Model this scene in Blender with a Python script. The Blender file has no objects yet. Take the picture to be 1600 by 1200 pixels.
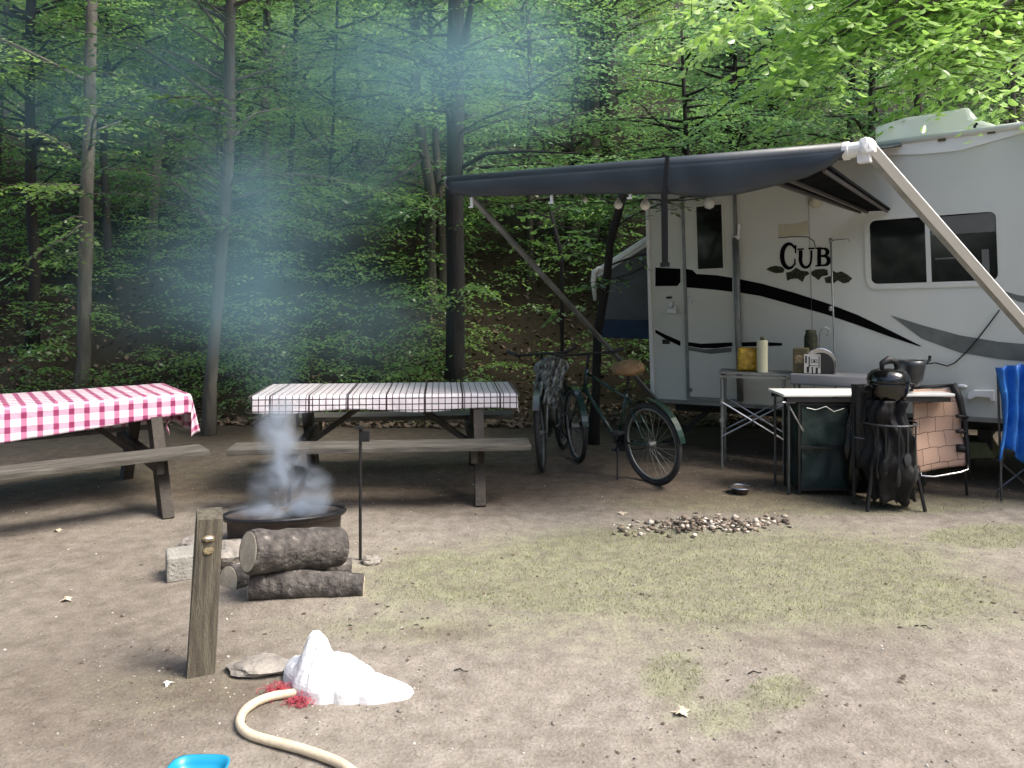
import bpy, bmesh, math, random
import numpy as np
from mathutils import Vector, Matrix, noise, Euler
R = math.radians
rnd = random.Random(7)
nr = np.random.RandomState(11)
C = bpy.context.scene.collection
S = bpy.context.scene

# ------------------------------------------------------------ camera
F, HY, EYE = 1250.0, 450.0, 1.6
cam = bpy.data.cameras.new('camera'); camo = bpy.data.objects.new('camera', cam); C.objects.link(camo)
camo.location = (0, 0, EYE); camo.rotation_euler = (R(90), 0, 0)
cam.sensor_width = 36; cam.lens = F / 1600 * 36; cam.shift_y = -(600 - HY) / 1600
cam.clip_start = .05; cam.clip_end = 400
S.camera = camo
# ------------------------------------------------------------ world, sun, exposure
SUN_EL, SUN_AZ = R(54), R(112)       # azimuth clockwise from +Y
w = bpy.data.worlds.new('World'); S.world = w; w.use_nodes = True
nt = w.node_tree; bg = nt.nodes['Background']
sky = nt.nodes.new('ShaderNodeTexSky'); sky.sky_type = 'NISHITA'; sky.sun_disc = False
sky.sun_elevation = SUN_EL; sky.sun_rotation = SUN_AZ; sky.air_density = 1.0; sky.dust_density = 4.0; sky.ozone_density = 1.0
nt.links.new(sky.outputs[0], bg.inputs[0]); bg.inputs[1].default_value = .13
sl = bpy.data.lights.new('sun', 'SUN'); sl.energy = 1.5; sl.angle = R(24); sl.color = (1, .95, .86)
so = bpy.data.objects.new('sun', sl); C.objects.link(so)
sd = Vector((math.sin(SUN_AZ) * math.cos(SUN_EL), math.cos(SUN_AZ) * math.cos(SUN_EL), math.sin(SUN_EL)))
so.rotation_euler = sd.to_track_quat('Z', 'Y').to_euler(); so.location = (4, -4, 12)
S.view_settings.view_transform = 'Standard'; S.view_settings.look = 'None'
S.view_settings.exposure = 1.52; S.view_settings.gamma = 1
cy = S.cycles
cy.max_bounces = 8; cy.transparent_max_bounces = 12; cy.volume_bounces = 1; cy.diffuse_bounces = 4; cy.transmission_bounces = 5
cy.use_denoising = True; cy.volume_max_steps = 64
try: cy.volume_step_rate = 2.0
except Exception: pass

# ------------------------------------------------------------ helpers
def at(px, py, Y): return Vector(((px - 800) / F * Y, Y, EYE - (py - HY) / F * Y))
def tag(o, label=None, cat=None, group=None, kind=None):
    for k, v in (('label', label), ('category', cat), ('group', group), ('kind', kind)):
        if v: o[k] = v
    return o
def thing(name, label, cat, loc=(0, 0, 0), rz=0, group=None, rot=None):
    o = bpy.data.objects.new(name, None); C.objects.link(o); o.empty_display_size = .1
    o.location = loc; o.rotation_euler = rot if rot else (0, 0, rz)
    return tag(o, label, cat, group)
class MB:
    def __init__(s): s.v = []; s.f = []; s.uv = None; s.smooth = False
    def add(s, vs, fs):
        b = len(s.v); s.v += [tuple(v) for v in vs]; s.f += [tuple(i + b for i in f) for f in fs]; return s
    def box(s, c, d, m=None):
        c = Vector(c); x, y, z = d[0] / 2, d[1] / 2, d[2] / 2
        vs = [Vector((i * x, j * y, k * z)) for i in (-1, 1) for j in (-1, 1) for k in (-1, 1)]
        if m is not None: vs = [m @ v for v in vs]
        return s.add([v + c for v in vs], [(0, 1, 3, 2), (4, 6, 7, 5), (0, 4, 5, 1), (2, 3, 7, 6), (0, 2, 6, 4), (1, 5, 7, 3)])
    def bar(s, a, b, w_, h_, up=(0, 0, 1)):
        a = Vector(a); b = Vector(b); z = (b - a).normalized(); u = Vector(up)
        x = u.cross(z)
        if x.length < 1e-4: x = Vector((1, 0, 0)).cross(z)
        x.normalize(); y = z.cross(x)
        m = Matrix((x, y, z)).transposed()
        return s.box((a + b) / 2, (w_, h_, (b - a).length), m)
    def tube(s, pts, r, n=8, cap=True, wob=0):
        pts = [Vector(p) for p in pts]; k = len(pts)
        rs = list(r) if isinstance(r, (list, tuple)) else [r] * k
        vs = []; fs = []; prev = None
        for i, p in enumerate(pts):
            t = (pts[min(i + 1, k - 1)] - pts[max(i - 1, 0)]).normalized()
            if prev is None:
                prev = t.cross(Vector((0, 0, 1)))
                if prev.length < .05: prev = t.cross(Vector((1, 0, 0)))
            x = (prev - t * prev.dot(t)).normalized(); y = t.cross(x); prev = x
            for j in range(n):
                a = 2 * math.pi * j / n; rr = rs[i]
                if wob: rr *= 1 + wob * noise.noise(Vector((math.cos(a) * 1.3 + i * .35, math.sin(a) * 1.3, p.z * 1.5 + p.x)))
                vs.append(p + (x * math.cos(a) + y * math.sin(a)) * rr)
        for i in range(k - 1):
            for j in range(n): fs.append((i * n + j, i * n + (j + 1) % n, (i + 1) * n + (j + 1) % n, (i + 1) * n + j))
        if cap: fs += [tuple(range(n))[::-1], tuple((k - 1) * n + j for j in range(n))]
        return s.add(vs, fs)
    def lathe(s, prof, c=(0, 0, 0), n=24, m=None):
        c = Vector(c); vs = []; k = len(prof)
        for (r, z) in prof:
            for j in range(n):
                a = 2 * math.pi * j / n; v = Vector((math.cos(a) * r, math.sin(a) * r, z))
                vs.append((m @ v if m is not None else v) + c)
        fs = [(i * n + j, i * n + (j + 1) % n, (i + 1) * n + (j + 1) % n, (i + 1) * n + j) for i in range(k - 1) for j in range(n)]
        if prof[0][0] > 1e-6: fs.append(tuple(range(n))[::-1])
        if prof[-1][0] > 1e-6: fs.append(tuple((k - 1) * n + j for j in range(n)))
        return s.add(vs, fs)
    def prism(s, poly, off):           # poly: list of 3D points, off: thickness vector
        n = len(poly); off = Vector(off); a = [Vector(p) for p in poly]; b = [p + off for p in a]
        return s.add(a + b, [tuple(range(n))[::-1], tuple(range(n, 2 * n))] + [(i, (i + 1) % n, n + (i + 1) % n, n + i) for i in range(n)])
    def torus(s, c, R_, r, m=None, n=36, k=8):
        c = Vector(c); vs = []; 
        for i in range(n):
            a = 2 * math.pi * i / n
            for j in range(k):
                b = 2 * math.pi * j / k
                v = Vector(((R_ + r * math.cos(b)) * math.cos(a), (R_ + r * math.cos(b)) * math.sin(a), r * math.sin(b)))
                vs.append((m @ v if m is not None else v) + c)
        return s.add(vs, [(i * k + j, ((i + 1) % n) * k + j, ((i + 1) % n) * k + (j + 1) % k, i * k + (j + 1) % k) for i in range(n) for j in range(k)])
    def blob(s, c, d, seed=0, amp=.25, sub=2, freq=1.3, flat=False):
        bm = bmesh.new(); bmesh.ops.create_icosphere(bm, subdivisions=sub, radius=1); c = Vector(c)
        vs = []
        for v in bm.verts:
            q = v.co * (1 + amp * noise.noise(v.co * freq + Vector((seed * 7.3, seed * 1.7, 0))))
            q = Vector((q.x * d[0] / 2, q.y * d[1] / 2, q.z * d[2] / 2))
            if flat and q.z < -d[2] * .3: q.z = -d[2] * .3
            vs.append(q + c)
        fs = [tuple(v.index for v in f.verts) for f in bm.faces]; bm.free()
        return s.add(vs, fs)
    def build(s, name, mat, parent=None, world=False, smooth=None, bevel=0, world_root=None, solid=0):
        me = bpy.data.meshes.new(name); vs = s.v
        if world:
            root = parent
            while root.parent: root = root.parent
            mi = root.matrix_basis.inverted(); vs = [mi @ Vector(v) for v in vs]
        me.from_pydata([tuple(v) for v in vs], [], s.f); me.validate(); 
        me.materials.append(mat); o = bpy.data.objects.new(name, me); C.objects.link(o)
        bm = bmesh.new(); bm.from_mesh(me); bmesh.ops.recalc_face_normals(bm, faces=bm.faces); bm.to_mesh(me); bm.free()
        if smooth is None: smooth = s.smooth
        if smooth: me.polygons.foreach_set('use_smooth', [True] * len(me.polygons))
        if s.uv:
            ul = me.uv_layers.new(name='UVMap')
            for l in me.loops: ul.data[l.index].uv = s.uv[l.vertex_index]
        if bevel:
            m = o.modifiers.new('bevel', 'BEVEL'); m.width = bevel; m.segments = 2; m.limit_method = 'ANGLE'; m.angle_limit = R(40)
        if solid:
            m = o.modifiers.new('solid', 'SOLIDIFY'); m.thickness = solid; m.offset = 0
        if parent: o.parent = parent
        return o

# ------------------------------------------------------------ materials
def newmat(name):
    m = bpy.data.materials.new(name); m.use_nodes = True; return m, m.node_tree, m.node_tree.nodes['Principled BSDF']
def N(t, typ, **kw):
    n = t.nodes.new(typ)
    for k, v in kw.items(): setattr(n, k, v)
    return n
def pm(name, c1, c2=None, scale=6, rough=.6, bump=.0, bscale=40, metal=0, coat=0, stretch=(1, 1, 1), spec=.5, detail=6, c3=None, sss=0, rvar=.15):
    m, t, p = newmat(name); c2 = c2 or tuple(x * .8 for x in c1)
    tc = N(t, 'ShaderNodeTexCoord'); mp = N(t, 'ShaderNodeMapping'); mp.inputs['Scale'].default_value = stretch
    t.links.new(tc.outputs['Object'], mp.inputs[0])
    n1 = N(t, 'ShaderNodeTexNoise'); n1.inputs['Scale'].default_value = scale; n1.inputs['Detail'].default_value = detail
    t.links.new(mp.outputs[0], n1.inputs[0])
    cr = N(t, 'ShaderNodeValToRGB'); cr.color_ramp.elements[0].position = .35; cr.color_ramp.elements[1].position = .65
    cr.color_ramp.elements[0].color = (*c2, 1); cr.color_ramp.elements[1].color = (*c1, 1)
    if c3:
        e = cr.color_ramp.elements.new(.72); e.color = (*c3, 1)
    t.links.new(n1.outputs[0], cr.inputs[0]); t.links.new(cr.outputs[0], p.inputs['Base Color'])
    mr = N(t, 'ShaderNodeMapRange'); mr.inputs[3].default_value = max(.03, rough - rvar); mr.inputs[4].default_value = min(1, rough + rvar)
    t.links.new(n1.outputs[0], mr.inputs[0]); t.links.new(mr.outputs[0], p.inputs['Roughness'])
    p.inputs['Metallic'].default_value = metal; p.inputs['Specular IOR Level'].default_value = spec
    if coat: p.inputs['Coat Weight'].default_value = coat
    if bump:
        n2 = N(t, 'ShaderNodeTexNoise'); n2.inputs['Scale'].default_value = bscale; n2.inputs['Detail'].default_value = 5
        t.links.new(mp.outputs[0], n2.inputs[0]); b = N(t, 'ShaderNodeBump'); b.inputs['Strength'].default_value = bump; b.inputs['Distance'].default_value = .02
        t.links.new(n2.outputs[0], b.inputs['Height']); t.links.new(b.outputs[0], p.inputs['Normal'])
    return m
M = {}
M['bark'] = pm('bark', (.085, .075, .06), (.03, .027, .022), 3, .85, .8, 18, stretch=(3, 3, .5), c3=(.055, .075, .035))
M['bark_pale'] = pm('bark_pale', (.17, .155, .13), (.075, .068, .055), 3, .85, .6, 16, stretch=(3, 3, .6), c3=(.09, .12, .065))
M['bark_dark'] = pm('bark_dark', (.022, .019, .017), (.009, .008, .008), 3, .9, .8, 18, stretch=(3, 3, .5))
M['old_wood'] = pm('old_wood', (.135, .125, .105), (.06, .054, .045), 5, .8, .5, 30, stretch=(1, 14, 14), c3=(.23, .22, .19))
M['dark_wood'] = pm('dark_wood', (.075, .062, .05), (.035, .03, .024), 6, .8, .5, 30)
M['post'] = pm('post_wood', (.17, .15, .11), (.075, .065, .048), 5, .8, .6, 40, stretch=(10, 10, 1))
M['log'] = pm('log_bark', (.125, .112, .102), (.04, .035, .033), 22, .9, 1.0, 40, c3=(.30, .28, .26), detail=9)
M['cut'] = pm('cut_wood', (.62, .55, .42), (.45, .38, .28), 20, .8, .3, 60)
M['concrete'] = pm('concrete', (.36, .35, .31), (.26, .25, .22), 12, .9, .6, 60)
M['stone'] = pm('stone', (.36, .33, .29), (.2, .18, .16), 9, .85, .7, 30)
M['white'] = pm('white_panel', (.60, .615, .56), (.56, .575, .52), 1.2, .38, 0, coat=.1, spec=.4)
M['white_trim'] = pm('white_trim', (.8, .8, .78), (.74, .74, .71), 3, .4)
M['alu'] = pm('aluminium', (.62, .63, .64), (.5, .51, .52), 8, .35, 0, metal=.85)
M['alu_dull'] = pm('dull_aluminium', (.30, .31, .30), (.2, .21, .2), 8, .5, 0, metal=.5)
M['black'] = pm('black_gloss', (.006, .006, .006), (.004, .004, .004), 5, .3)
M['black_matt'] = pm('black_matt', (.012, .012, .013), (.006, .006, .006), 5, .6)
M['decal'] = pm('black_decal', (.004, .004, .005), (.003, .003, .003), 5, .75, spec=.05)
M['enamel'] = pm('black_enamel', (.006, .006, .006), (.004, .004, .004), 5, .15, coat=.5, rvar=.05)
M['grey_decal'] = pm('grey_decal', (.17, .18, .165), (.12, .13, .12), 5, .6, spec=.1)
M['leaf_decal'] = pm('brown_green_decal', (.05, .055, .035), (.02, .022, .014), 60, .6, spec=.1, c3=(.11, .1, .06))
M['cream_decal'] = pm('cream_decal', (.50, .46, .33), (.45, .42, .3), 10, .5)
M['glass_dark'] = pm('tinted_glass', (.012, .014, .013), (.008, .009, .008), 2, .06, rvar=.02, spec=.6)
M['blind'] = pm('window_blind', (.13, .135, .125), (.11, .11, .1), 4, .7)
M['canvas'] = pm('grey_canvas', (.115, .12, .13), (.09, .095, .10), 4, .85, .2, 60)
M['blue_canvas'] = pm('blue_canvas', (.014, .035, .085), (.008, .022, .055), 5, .7, .4, 12)
M['awning'] = pm('awning_vinyl', (.042, .052, .062), (.030, .038, .046), 2.5, .42, .15, 6)
M['chair_blue'] = pm('bright_blue_cloth', (.03, .20, .62), (.012, .10, .42), 7, .45, .4, 14, c3=(.12, .38, .80))
M['steel_grey'] = pm('grey_steel', (.11, .115, .12), (.06, .065, .07), 8, .4, metal=.6)
M['chrome'] = pm('chrome', (.7, .7, .7), (.6, .6, .6), 8, .2, metal=1)
M['pantry'] = pm('dark_green_cloth', (.012, .03, .026), (.006, .014, .013), 5, .7, .6, 9)
M['rubber'] = pm('rubber', (.035, .035, .037), (.02, .02, .02), 12, .7, .3, 60)
M['bike_green'] = pm('green_frame', (.015, .045, .035), (.008, .025, .02), 5, .3, coat=.4)
M['bike_grey'] = pm('grey_frame', (.25, .26, .25), (.18, .19, .18), 5, .35, metal=.6)
M['tan'] = pm('tan_fleece', (.36, .22, .11), (.25, .15, .07), 25, .95, 1.0, 60)
M['fabric_mottle'] = pm('mottled_plastic', (.42, .44, .4), (.03, .035, .035), 22, .35, 1.0, 26, c3=(.6, .62, .56), detail=3)
M['rust'] = pm('rusty_steel', (.09, .065, .05), (.03, .026, .024), 8, .75, .4, 30, c3=(.16, .09, .05))
M['ring_dark'] = pm('burnt_steel', (.03, .03, .033), (.015, .015, .017), 8, .45, .2, 30, metal=.4)
M['ash'] = pm('ash', (.2, .2, .2), (.04, .04, .04), 14, .95, 1, 20)
M['bag'] = pm('white_plastic', (.84, .84, .86), (.80, .80, .83), 5, .4, .35, 26)
M['red_net'] = pm('red_net', (.48, .07, .10), (.34, .035, .06), 20, .6)
M['hose'] = pm('beige_hose', (.70, .60, .44), (.6, .5, .36), 20, .5, .2, 60)
M['cyan'] = pm('cyan_plastic', (.015, .30, .50), (.012, .26, .45), 5, .35)
M['yellow'] = pm('yellow_foil', (.55, .36, .03), (.3, .16, .02), 22, .35, .5, 30, c3=(.7, .55, .1))
M['paper'] = pm('paper', (.62, .6, .42), (.56, .55, .38), 20, .9, .2, 60)
M['brown_box'] = pm('brown_card', (.10, .085, .04), (.06, .05, .025), 14, .8)
M['grey_box'] = pm('grey_metal', (.26, .26, .28), (.22, .22, .23), 4, .45, metal=.2)
M['clear'] = pm('frosted_plastic', (.5, .52, .45), (.4, .42, .36), 4, .2)
M['bulb'] = pm('bulb_glass', (.75, .75, .70), (.65, .65, .6), 4, .15)
M['ac'] = pm('roof_unit_plastic', (.88, .87, .87), (.80, .80, .80), 3, .4)
M['ochre'] = pm('ochre_metal', (.30, .24, .13), (.12, .09, .05), 30, .6, .4, 60)
M['net_pad'] = pm('beige_block', (.20, .22, .12), (.15, .17, .09), 12, .9)
M['grass'] = None
def attr_island(t):
    g = N(t, 'ShaderNodeNewGeometry'); return g.outputs['Random Per Island']
def leafmat(name, stops, trans, tw=.42, rough=.28, flat=False):
    m, t, p = newmat(name)
    cr = N(t, 'ShaderNodeValToRGB')
    for i, (pos, col) in enumerate(stops):
        e = cr.color_ramp.elements[i] if i < 2 else cr.color_ramp.elements.new(pos)
        e.position = pos; e.color = (*col, 1)
    geo = N(t, 'ShaderNodeNewGeometry'); n = N(t, 'ShaderNodeTexNoise'); n.inputs['Scale'].default_value = .55; n.inputs['Detail'].default_value = 2
    t.links.new(geo.outputs['Position'], n.inputs[0])
    ma = N(t, 'ShaderNodeMath', operation='MULTIPLY_ADD'); ma.inputs[1].default_value = .45
    mm = N(t, 'ShaderNodeMath', operation='MULTIPLY_ADD'); mm.inputs[1].default_value = 1.7; mm.inputs[2].default_value = -.55
    t.links.new(n.outputs[0], mm.inputs[0]); t.links.new(mm.outputs[0], ma.inputs[2])
    t.links.new(geo.outputs['Random Per Island'], ma.inputs[0])
    sb = N(t, 'ShaderNodeMath', operation='SUBTRACT'); sb.inputs[1].default_value = .12; sb.use_clamp = True
    t.links.new(ma.outputs[0], sb.inputs[0])
    t.links.new(geo.outputs['Random Per Island'] if flat else sb.outputs[0], cr.inputs[0]); t.links.new(cr.outputs[0], p.inputs['Base Color'])
    p.inputs['Roughness'].default_value = rough; p.inputs['Specular IOR Level'].default_value = .9
    tr = N(t, 'ShaderNodeBsdfTranslucent'); mx = N(t, 'ShaderNodeMix', data_type='RGBA', blend_type='MULTIPLY'); mx.inputs[0].default_value = 1
    mx.inputs[7].default_value = (*trans, 1); t.links.new(cr.outputs[0], mx.inputs[6]); t.links.new(mx.outputs[2], tr.inputs[0])
    ms = N(t, 'ShaderNodeMixShader'); ms.inputs[0].default_value = tw
    t.links.new(p.outputs[0], ms.inputs[1]); t.links.new(tr.outputs[0], ms.inputs[2])
    t.links.new(ms.outputs[0], t.nodes['Material Output'].inputs[0]); return m
M['leaf'] = leafmat('forest_leaf', [(0, (.065, .135, .06)), (.4, (.14, .25, .085)), (.8, (.25, .39, .12)), (1, (.52, .62, .36))], (1.5, 1.6, 1.1), .5)  # whitish end stop, here and in the next two, imitates leaf glints
M['leaf_far'] = leafmat('forest_leaf_far', [(0, (.08, .15, .085)), (.4, (.15, .27, .13)), (.8, (.26, .40, .17)), (1, (.54, .64, .44))], (1.5, 1.6, 1.2), .5)
M['leaf_yellow'] = leafmat('forest_leaf_yellow', [(0, (.10, .15, .05)), (.4, (.20, .30, .08)), (.8, (.34, .44, .12)), (1, (.58, .64, .36))], (1.5, 1.6, 1.1), .5)
M['leaf_lime'] = leafmat('lime_leaf', [(0, (.16, .28, .07)), (.4, (.30, .44, .14)), (.8, (.48, .60, .28)), (1, (.62, .70, .42))], (1.7, 1.9, 1.2), .4)
M['leaf_dark'] = leafmat('dark_wood_leaf', [(0, (.012, .028, .010)), (.5, (.03, .06, .02)), (1, (.06, .10, .03))], (1.3, 1.4, 1), .25)  # leaf of the unseen foliage, darkened to cut the light it passes on
M['grass'] = leafmat('grass_blade', [(0, (.13, .15, .06)), (.5, (.21, .23, .10)), (1, (.32, .33, .17))], (1.5, 1.7, 1), .3, .7)
M['litter'] = leafmat('dead_leaf', [(0, (.05, .032, .02)), (.5, (.12, .08, .05)), (.97, (.16, .11, .07)), (1, (.4, .36, .3))], (1, .9, .8), .1, .8)

# ground material driven by painted kinds of soil (moss, dirt and forest floor, plus shade painted under tables and camper)
def ground_mat():
    m, t, p = newmat('ground_soil')
    geo = N(t, 'ShaderNodeNewGeometry')
    a1 = N(t, 'ShaderNodeAttribute'); a1.attribute_name = 'soil_and_shade'
    sp = N(t, 'ShaderNodeSeparateColor'); t.links.new(a1.outputs['Color'], sp.inputs[0])
    def nz(scale, detail=6, rough=.6):
        n = N(t, 'ShaderNodeTexNoise'); n.inputs['Scale'].default_value = scale; n.inputs['Detail'].default_value = detail; n.inputs['Roughness'].default_value = rough
        t.links.new(geo.outputs['Position'], n.inputs[0]); return n.outputs[0]
    def ramp(inp, stops):
        cr = N(t, 'ShaderNodeValToRGB')
        for i, (pos, col) in enumerate(stops):
            e = cr.color_ramp.elements[i] if i < 2 else cr.color_ramp.elements.new(pos)
            e.position = pos; e.color = (*col, 1)
        t.links.new(inp, cr.inputs[0]); return cr.outputs[0]
    def mix(fac, a, b, bt='MIX'):
        x = N(t, 'ShaderNodeMix', data_type='RGBA', blend_type=bt)
        for s_, v in ((0, fac), (6, a), (7, b)):
            if hasattr(v, 'links'): t.links.new(v, x.inputs[s_])
            else: x.inputs[s_].default_value = v if isinstance(v, float) else (*v, 1)
        return x.outputs[2]
    def math_(op, a, b=None, clamp=False):
        x = N(t, 'ShaderNodeMath', operation=op); x.use_clamp = clamp
        for i, v in enumerate((a, b)):
            if v is None: continue
            if hasattr(v, 'links'): t.links.new(v, x.inputs[i])
            else: x.inputs[i].default_value = v
        return x.outputs[0]
    fine = nz(55, 8, .75); mid = nz(9, 6, .65); big = nz(1.1, 4)
    sandy = ramp(mid, [(.3, (.19, .167, .138)), (.6, (.295, .265, .228)), (.8, (.39, .355, .31))])
    mossy = ramp(mid, [(.3, (.16, .16, .105)), (.55, (.245, .245, .16)), (.8, (.32, .32, .22))])
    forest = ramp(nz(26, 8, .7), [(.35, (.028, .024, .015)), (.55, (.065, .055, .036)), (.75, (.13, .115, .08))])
    mfac = math_('ADD', sp.outputs[0], math_('MULTIPLY_ADD', mid, 1.2), True)
    x = N(t, 'ShaderNodeMath', operation='MULTIPLY_ADD'); t.links.new(mid, x.inputs[0]); x.inputs[1].default_value = 2.4; x.inputs[2].default_value = -1.45
    mfac = math_('ADD', sp.outputs[0], x.outputs[0], True); mfac = math_('MULTIPLY', mfac, math_('MINIMUM', math_('MULTIPLY', sp.outputs[0], 3), 1.0))
    col = mix(mfac, sandy, mossy)
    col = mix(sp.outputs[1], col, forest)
    damp = N(t, 'ShaderNodeMath', operation='MULTIPLY_ADD'); t.links.new(big, damp.inputs[0]); damp.inputs[1].default_value = 3; damp.inputs[2].default_value = -1.5; damp.use_clamp = True
    col = mix(math_('MULTIPLY', damp.outputs[0], .55), col, mix(1.0, col, (.62, .58, .58), 'MULTIPLY'))
    col = mix(sp.outputs[2], col, mix(1.0, col, (.45, .40, .36), 'MULTIPLY'))  # blue channel: painted shade plus browner earth
    # grit specks
    vo = N(t, 'ShaderNodeTexVoronoi'); vo.inputs['Scale'].default_value = 70; t.links.new(geo.outputs['Position'], vo.inputs[0])
    speck = ramp(vo.outputs['Distance'], [(.12, (1.0, 1.0, 1.0)), (.3, (0, 0, 0))])
    spc = ramp(vo.outputs['Color'], [(.2, (.45, .4, .36)), (.5, (1, .97, .94)), (.85, (1.7, 1.65, 1.6))])
    col = mix(math_('MULTIPLY', speck, .8), col, mix(1.0, col, spc, 'MULTIPLY'))
    fr = ramp(fine, [(.25, (.74, .72, .70)), (.5, (1, 1, 1)), (.72, (1.18, 1.18, 1.18))])
    col = mix(1.0, col, fr, 'MULTIPLY')
    t.links.new(col, p.inputs['Base Color']); p.inputs['Roughness'].default_value = .92; p.inputs['Specular IOR Level'].default_value = .25
    h = math_('ADD', math_('MULTIPLY', fine, .6), math_('MULTIPLY', vo.outputs['Distance'], -.5)); h = math_('ADD', h, math_('MULTIPLY', mid, 1.2))
    b = N(t, 'ShaderNodeBump'); b.inputs['Strength'].default_value = .5; b.inputs['Distance'].default_value = .018
    t.links.new(h, b.inputs['Height']); t.links.new(b.outputs[0], p.inputs['Normal'])
    return m
M['ground'] = ground_mat()

# ------------------------------------------------------------ terrain
def sstep(a, b, x):
    k = min(1, max(0, (x - a) / (b - a))); return k * k * (3 - 2 * k)
def hill(x, y):
    start = 9.6 + .6 * math.sin(x * .5) - (1.0 if x > 4 else 0) * 0
    d = y - start
    z = 0
    if d > 0:
        z = .44 * d * sstep(0, 3.5, d) + .5 * noise.noise(Vector((x * .18, y * .18, 3))) * sstep(0, 6, d)
        z += .12 * noise.noise(Vector((x * .9, y * .9, 1))) * sstep(0, 2, d)
    z += .03 * noise.noise(Vector((x * .5, y * .5, 0))) * sstep(3.0, 5, y) + .014 * noise.noise(Vector((x * 2.2, y * 2.2, 5))) + .006 * abs(noise.noise(Vector((x * 7, y * 7, 8))))
    return z
def blobmask(px, py, cx, cyy, rx, ry): return max(0, 1 - ((px - cx) / rx) ** 2 - ((py - cyy) / ry) ** 2)
def lines(segs):
    out = []; 
    for a, b, st in segs:
        n = max(1, int(round((b - a) / st))); out += [a + (b - a) * i / n for i in range(n)]
    return out + [segs[-1][1]]
xs = lines([(-60, -16, 4), (-16, -6, .6), (-6, 6, .06), (6, 16, .6), (16, 60, 4)])
ys = lines([(-20, 1, 2), (1, 2.2, .3), (2.2, 9, .05), (9, 20, .35), (20, 90, 2)])
nx, ny = len(xs), len(ys)
gv = [(x, y, hill(x, y)) for y in ys for x in xs]
gf = [(j * nx + i, j * nx + i + 1, (j + 1) * nx + i + 1, (j + 1) * nx + i) for j in range(ny - 1) for i in range(nx - 1)]
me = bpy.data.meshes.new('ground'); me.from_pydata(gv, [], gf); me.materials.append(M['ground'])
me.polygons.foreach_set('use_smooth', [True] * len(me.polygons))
ca = me.color_attributes.new('soil_and_shade', 'FLOAT_COLOR', 'POINT')
def soil_and_shade(x, y):
    """red = moss / thin grass cover, green = forest floor, blue = painted shade under tables and camper, browner earth at the front"""
    if y < .5: return (0.1, 0, 0)
    px = 800 + F * x / y; py = HY + F * 1.6 / y
    n = noise.noise(Vector((x * .8, y * .8, 9)))
    moss = 0
    for (cx, cyy, rx, ry, k) in ((900, 890, 300, 75, 1.0), (640, 900, 120, 60, .6), (1200, 900, 420, 90, .55), (1300, 785, 420, 24, 1.6), (1560, 838, 130, 26, 1.9), (1050, 1062, 60, 45, 1.3), (1220, 1085, 70, 32, 1.5), (1120, 1120, 110, 40, .8), (1500, 1085, 150, 25, .5), (560, 985, 230, 30, .4), (200, 740, 220, 35, .8), (1500, 960, 260, 60, .45), (1000, 940, 520, 130, .42), (640, 960, 300, 90, .5), (1350, 930, 400, 90, .5), (1200, 860, 420, 50, .5), (300, 1080, 220, 60, .4)):
        moss += k * blobmask(px, py, cx, cyy, rx, ry)
    moss = min(1, max(0, moss + .35 * n * (moss > .05)))
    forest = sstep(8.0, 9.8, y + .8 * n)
    dark = sstep(5.45, 6.3, y + .25 * n + .12 * (x < 0))  # shade under the tables and the camper, painted into the ground colour
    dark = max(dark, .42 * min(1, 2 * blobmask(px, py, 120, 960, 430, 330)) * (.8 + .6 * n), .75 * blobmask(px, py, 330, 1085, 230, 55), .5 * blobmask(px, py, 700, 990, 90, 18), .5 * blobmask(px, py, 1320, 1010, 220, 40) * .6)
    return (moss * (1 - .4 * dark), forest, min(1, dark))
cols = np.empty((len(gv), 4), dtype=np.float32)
for i, (x, y, z) in enumerate(gv): cols[i] = (*soil_and_shade(x, y), 1)
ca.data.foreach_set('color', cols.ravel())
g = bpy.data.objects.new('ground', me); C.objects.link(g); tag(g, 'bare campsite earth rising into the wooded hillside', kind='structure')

# ------------------------------------------------------------ scatter helpers
def quadmesh(name, cen, ax, bx, mat, fold=None, hexa=False):
    """leaves: centre, half-length vector, half-width vector (numpy Nx3); a pointed six-sided leaf folded on its rib or a diamond"""
    n = len(cen)
    if hexa:
        nrm = np.cross(ax, bx); nrm /= (np.linalg.norm(nrm, axis=1, keepdims=True) + 1e-9)
        lift = nrm * np.linalg.norm(bx, axis=1, keepdims=True) * .35
        v = np.stack([cen - ax, cen - ax * .35 + bx * .9 + lift, cen + ax * .35 + bx * .8 + lift, cen + ax, cen + ax * .35 - bx * .8 + lift, cen - ax * .35 - bx * .9 + lift], 1).reshape(-1, 3)
        idx = (np.arange(n)[:, None] * 6 + np.array([0, 1, 2, 3, 0, 3, 4, 5])).reshape(-1, 4)
    else:
        v = np.stack([cen - ax, cen + bx, cen + ax, cen - bx], 1).reshape(-1, 3)
        idx = (np.arange(n)[:, None] * 4 + np.arange(4)).reshape(-1, 4)
    me = bpy.data.meshes.new(name); me.vertices.add(len(v)); me.vertices.foreach_set('co', v.astype(np.float32).ravel())
    me.loops.add(idx.size); me.loops.foreach_set('vertex_index', idx.astype(np.int32).ravel())
    me.polygons.add(len(idx)); me.polygons.foreach_set('loop_start', np.arange(0, idx.size, 4, dtype=np.int32)); me.polygons.foreach_set('loop_total', np.full(len(idx), 4, dtype=np.int32))
    me.update(calc_edges=True); me.materials.append(mat); return me
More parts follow.
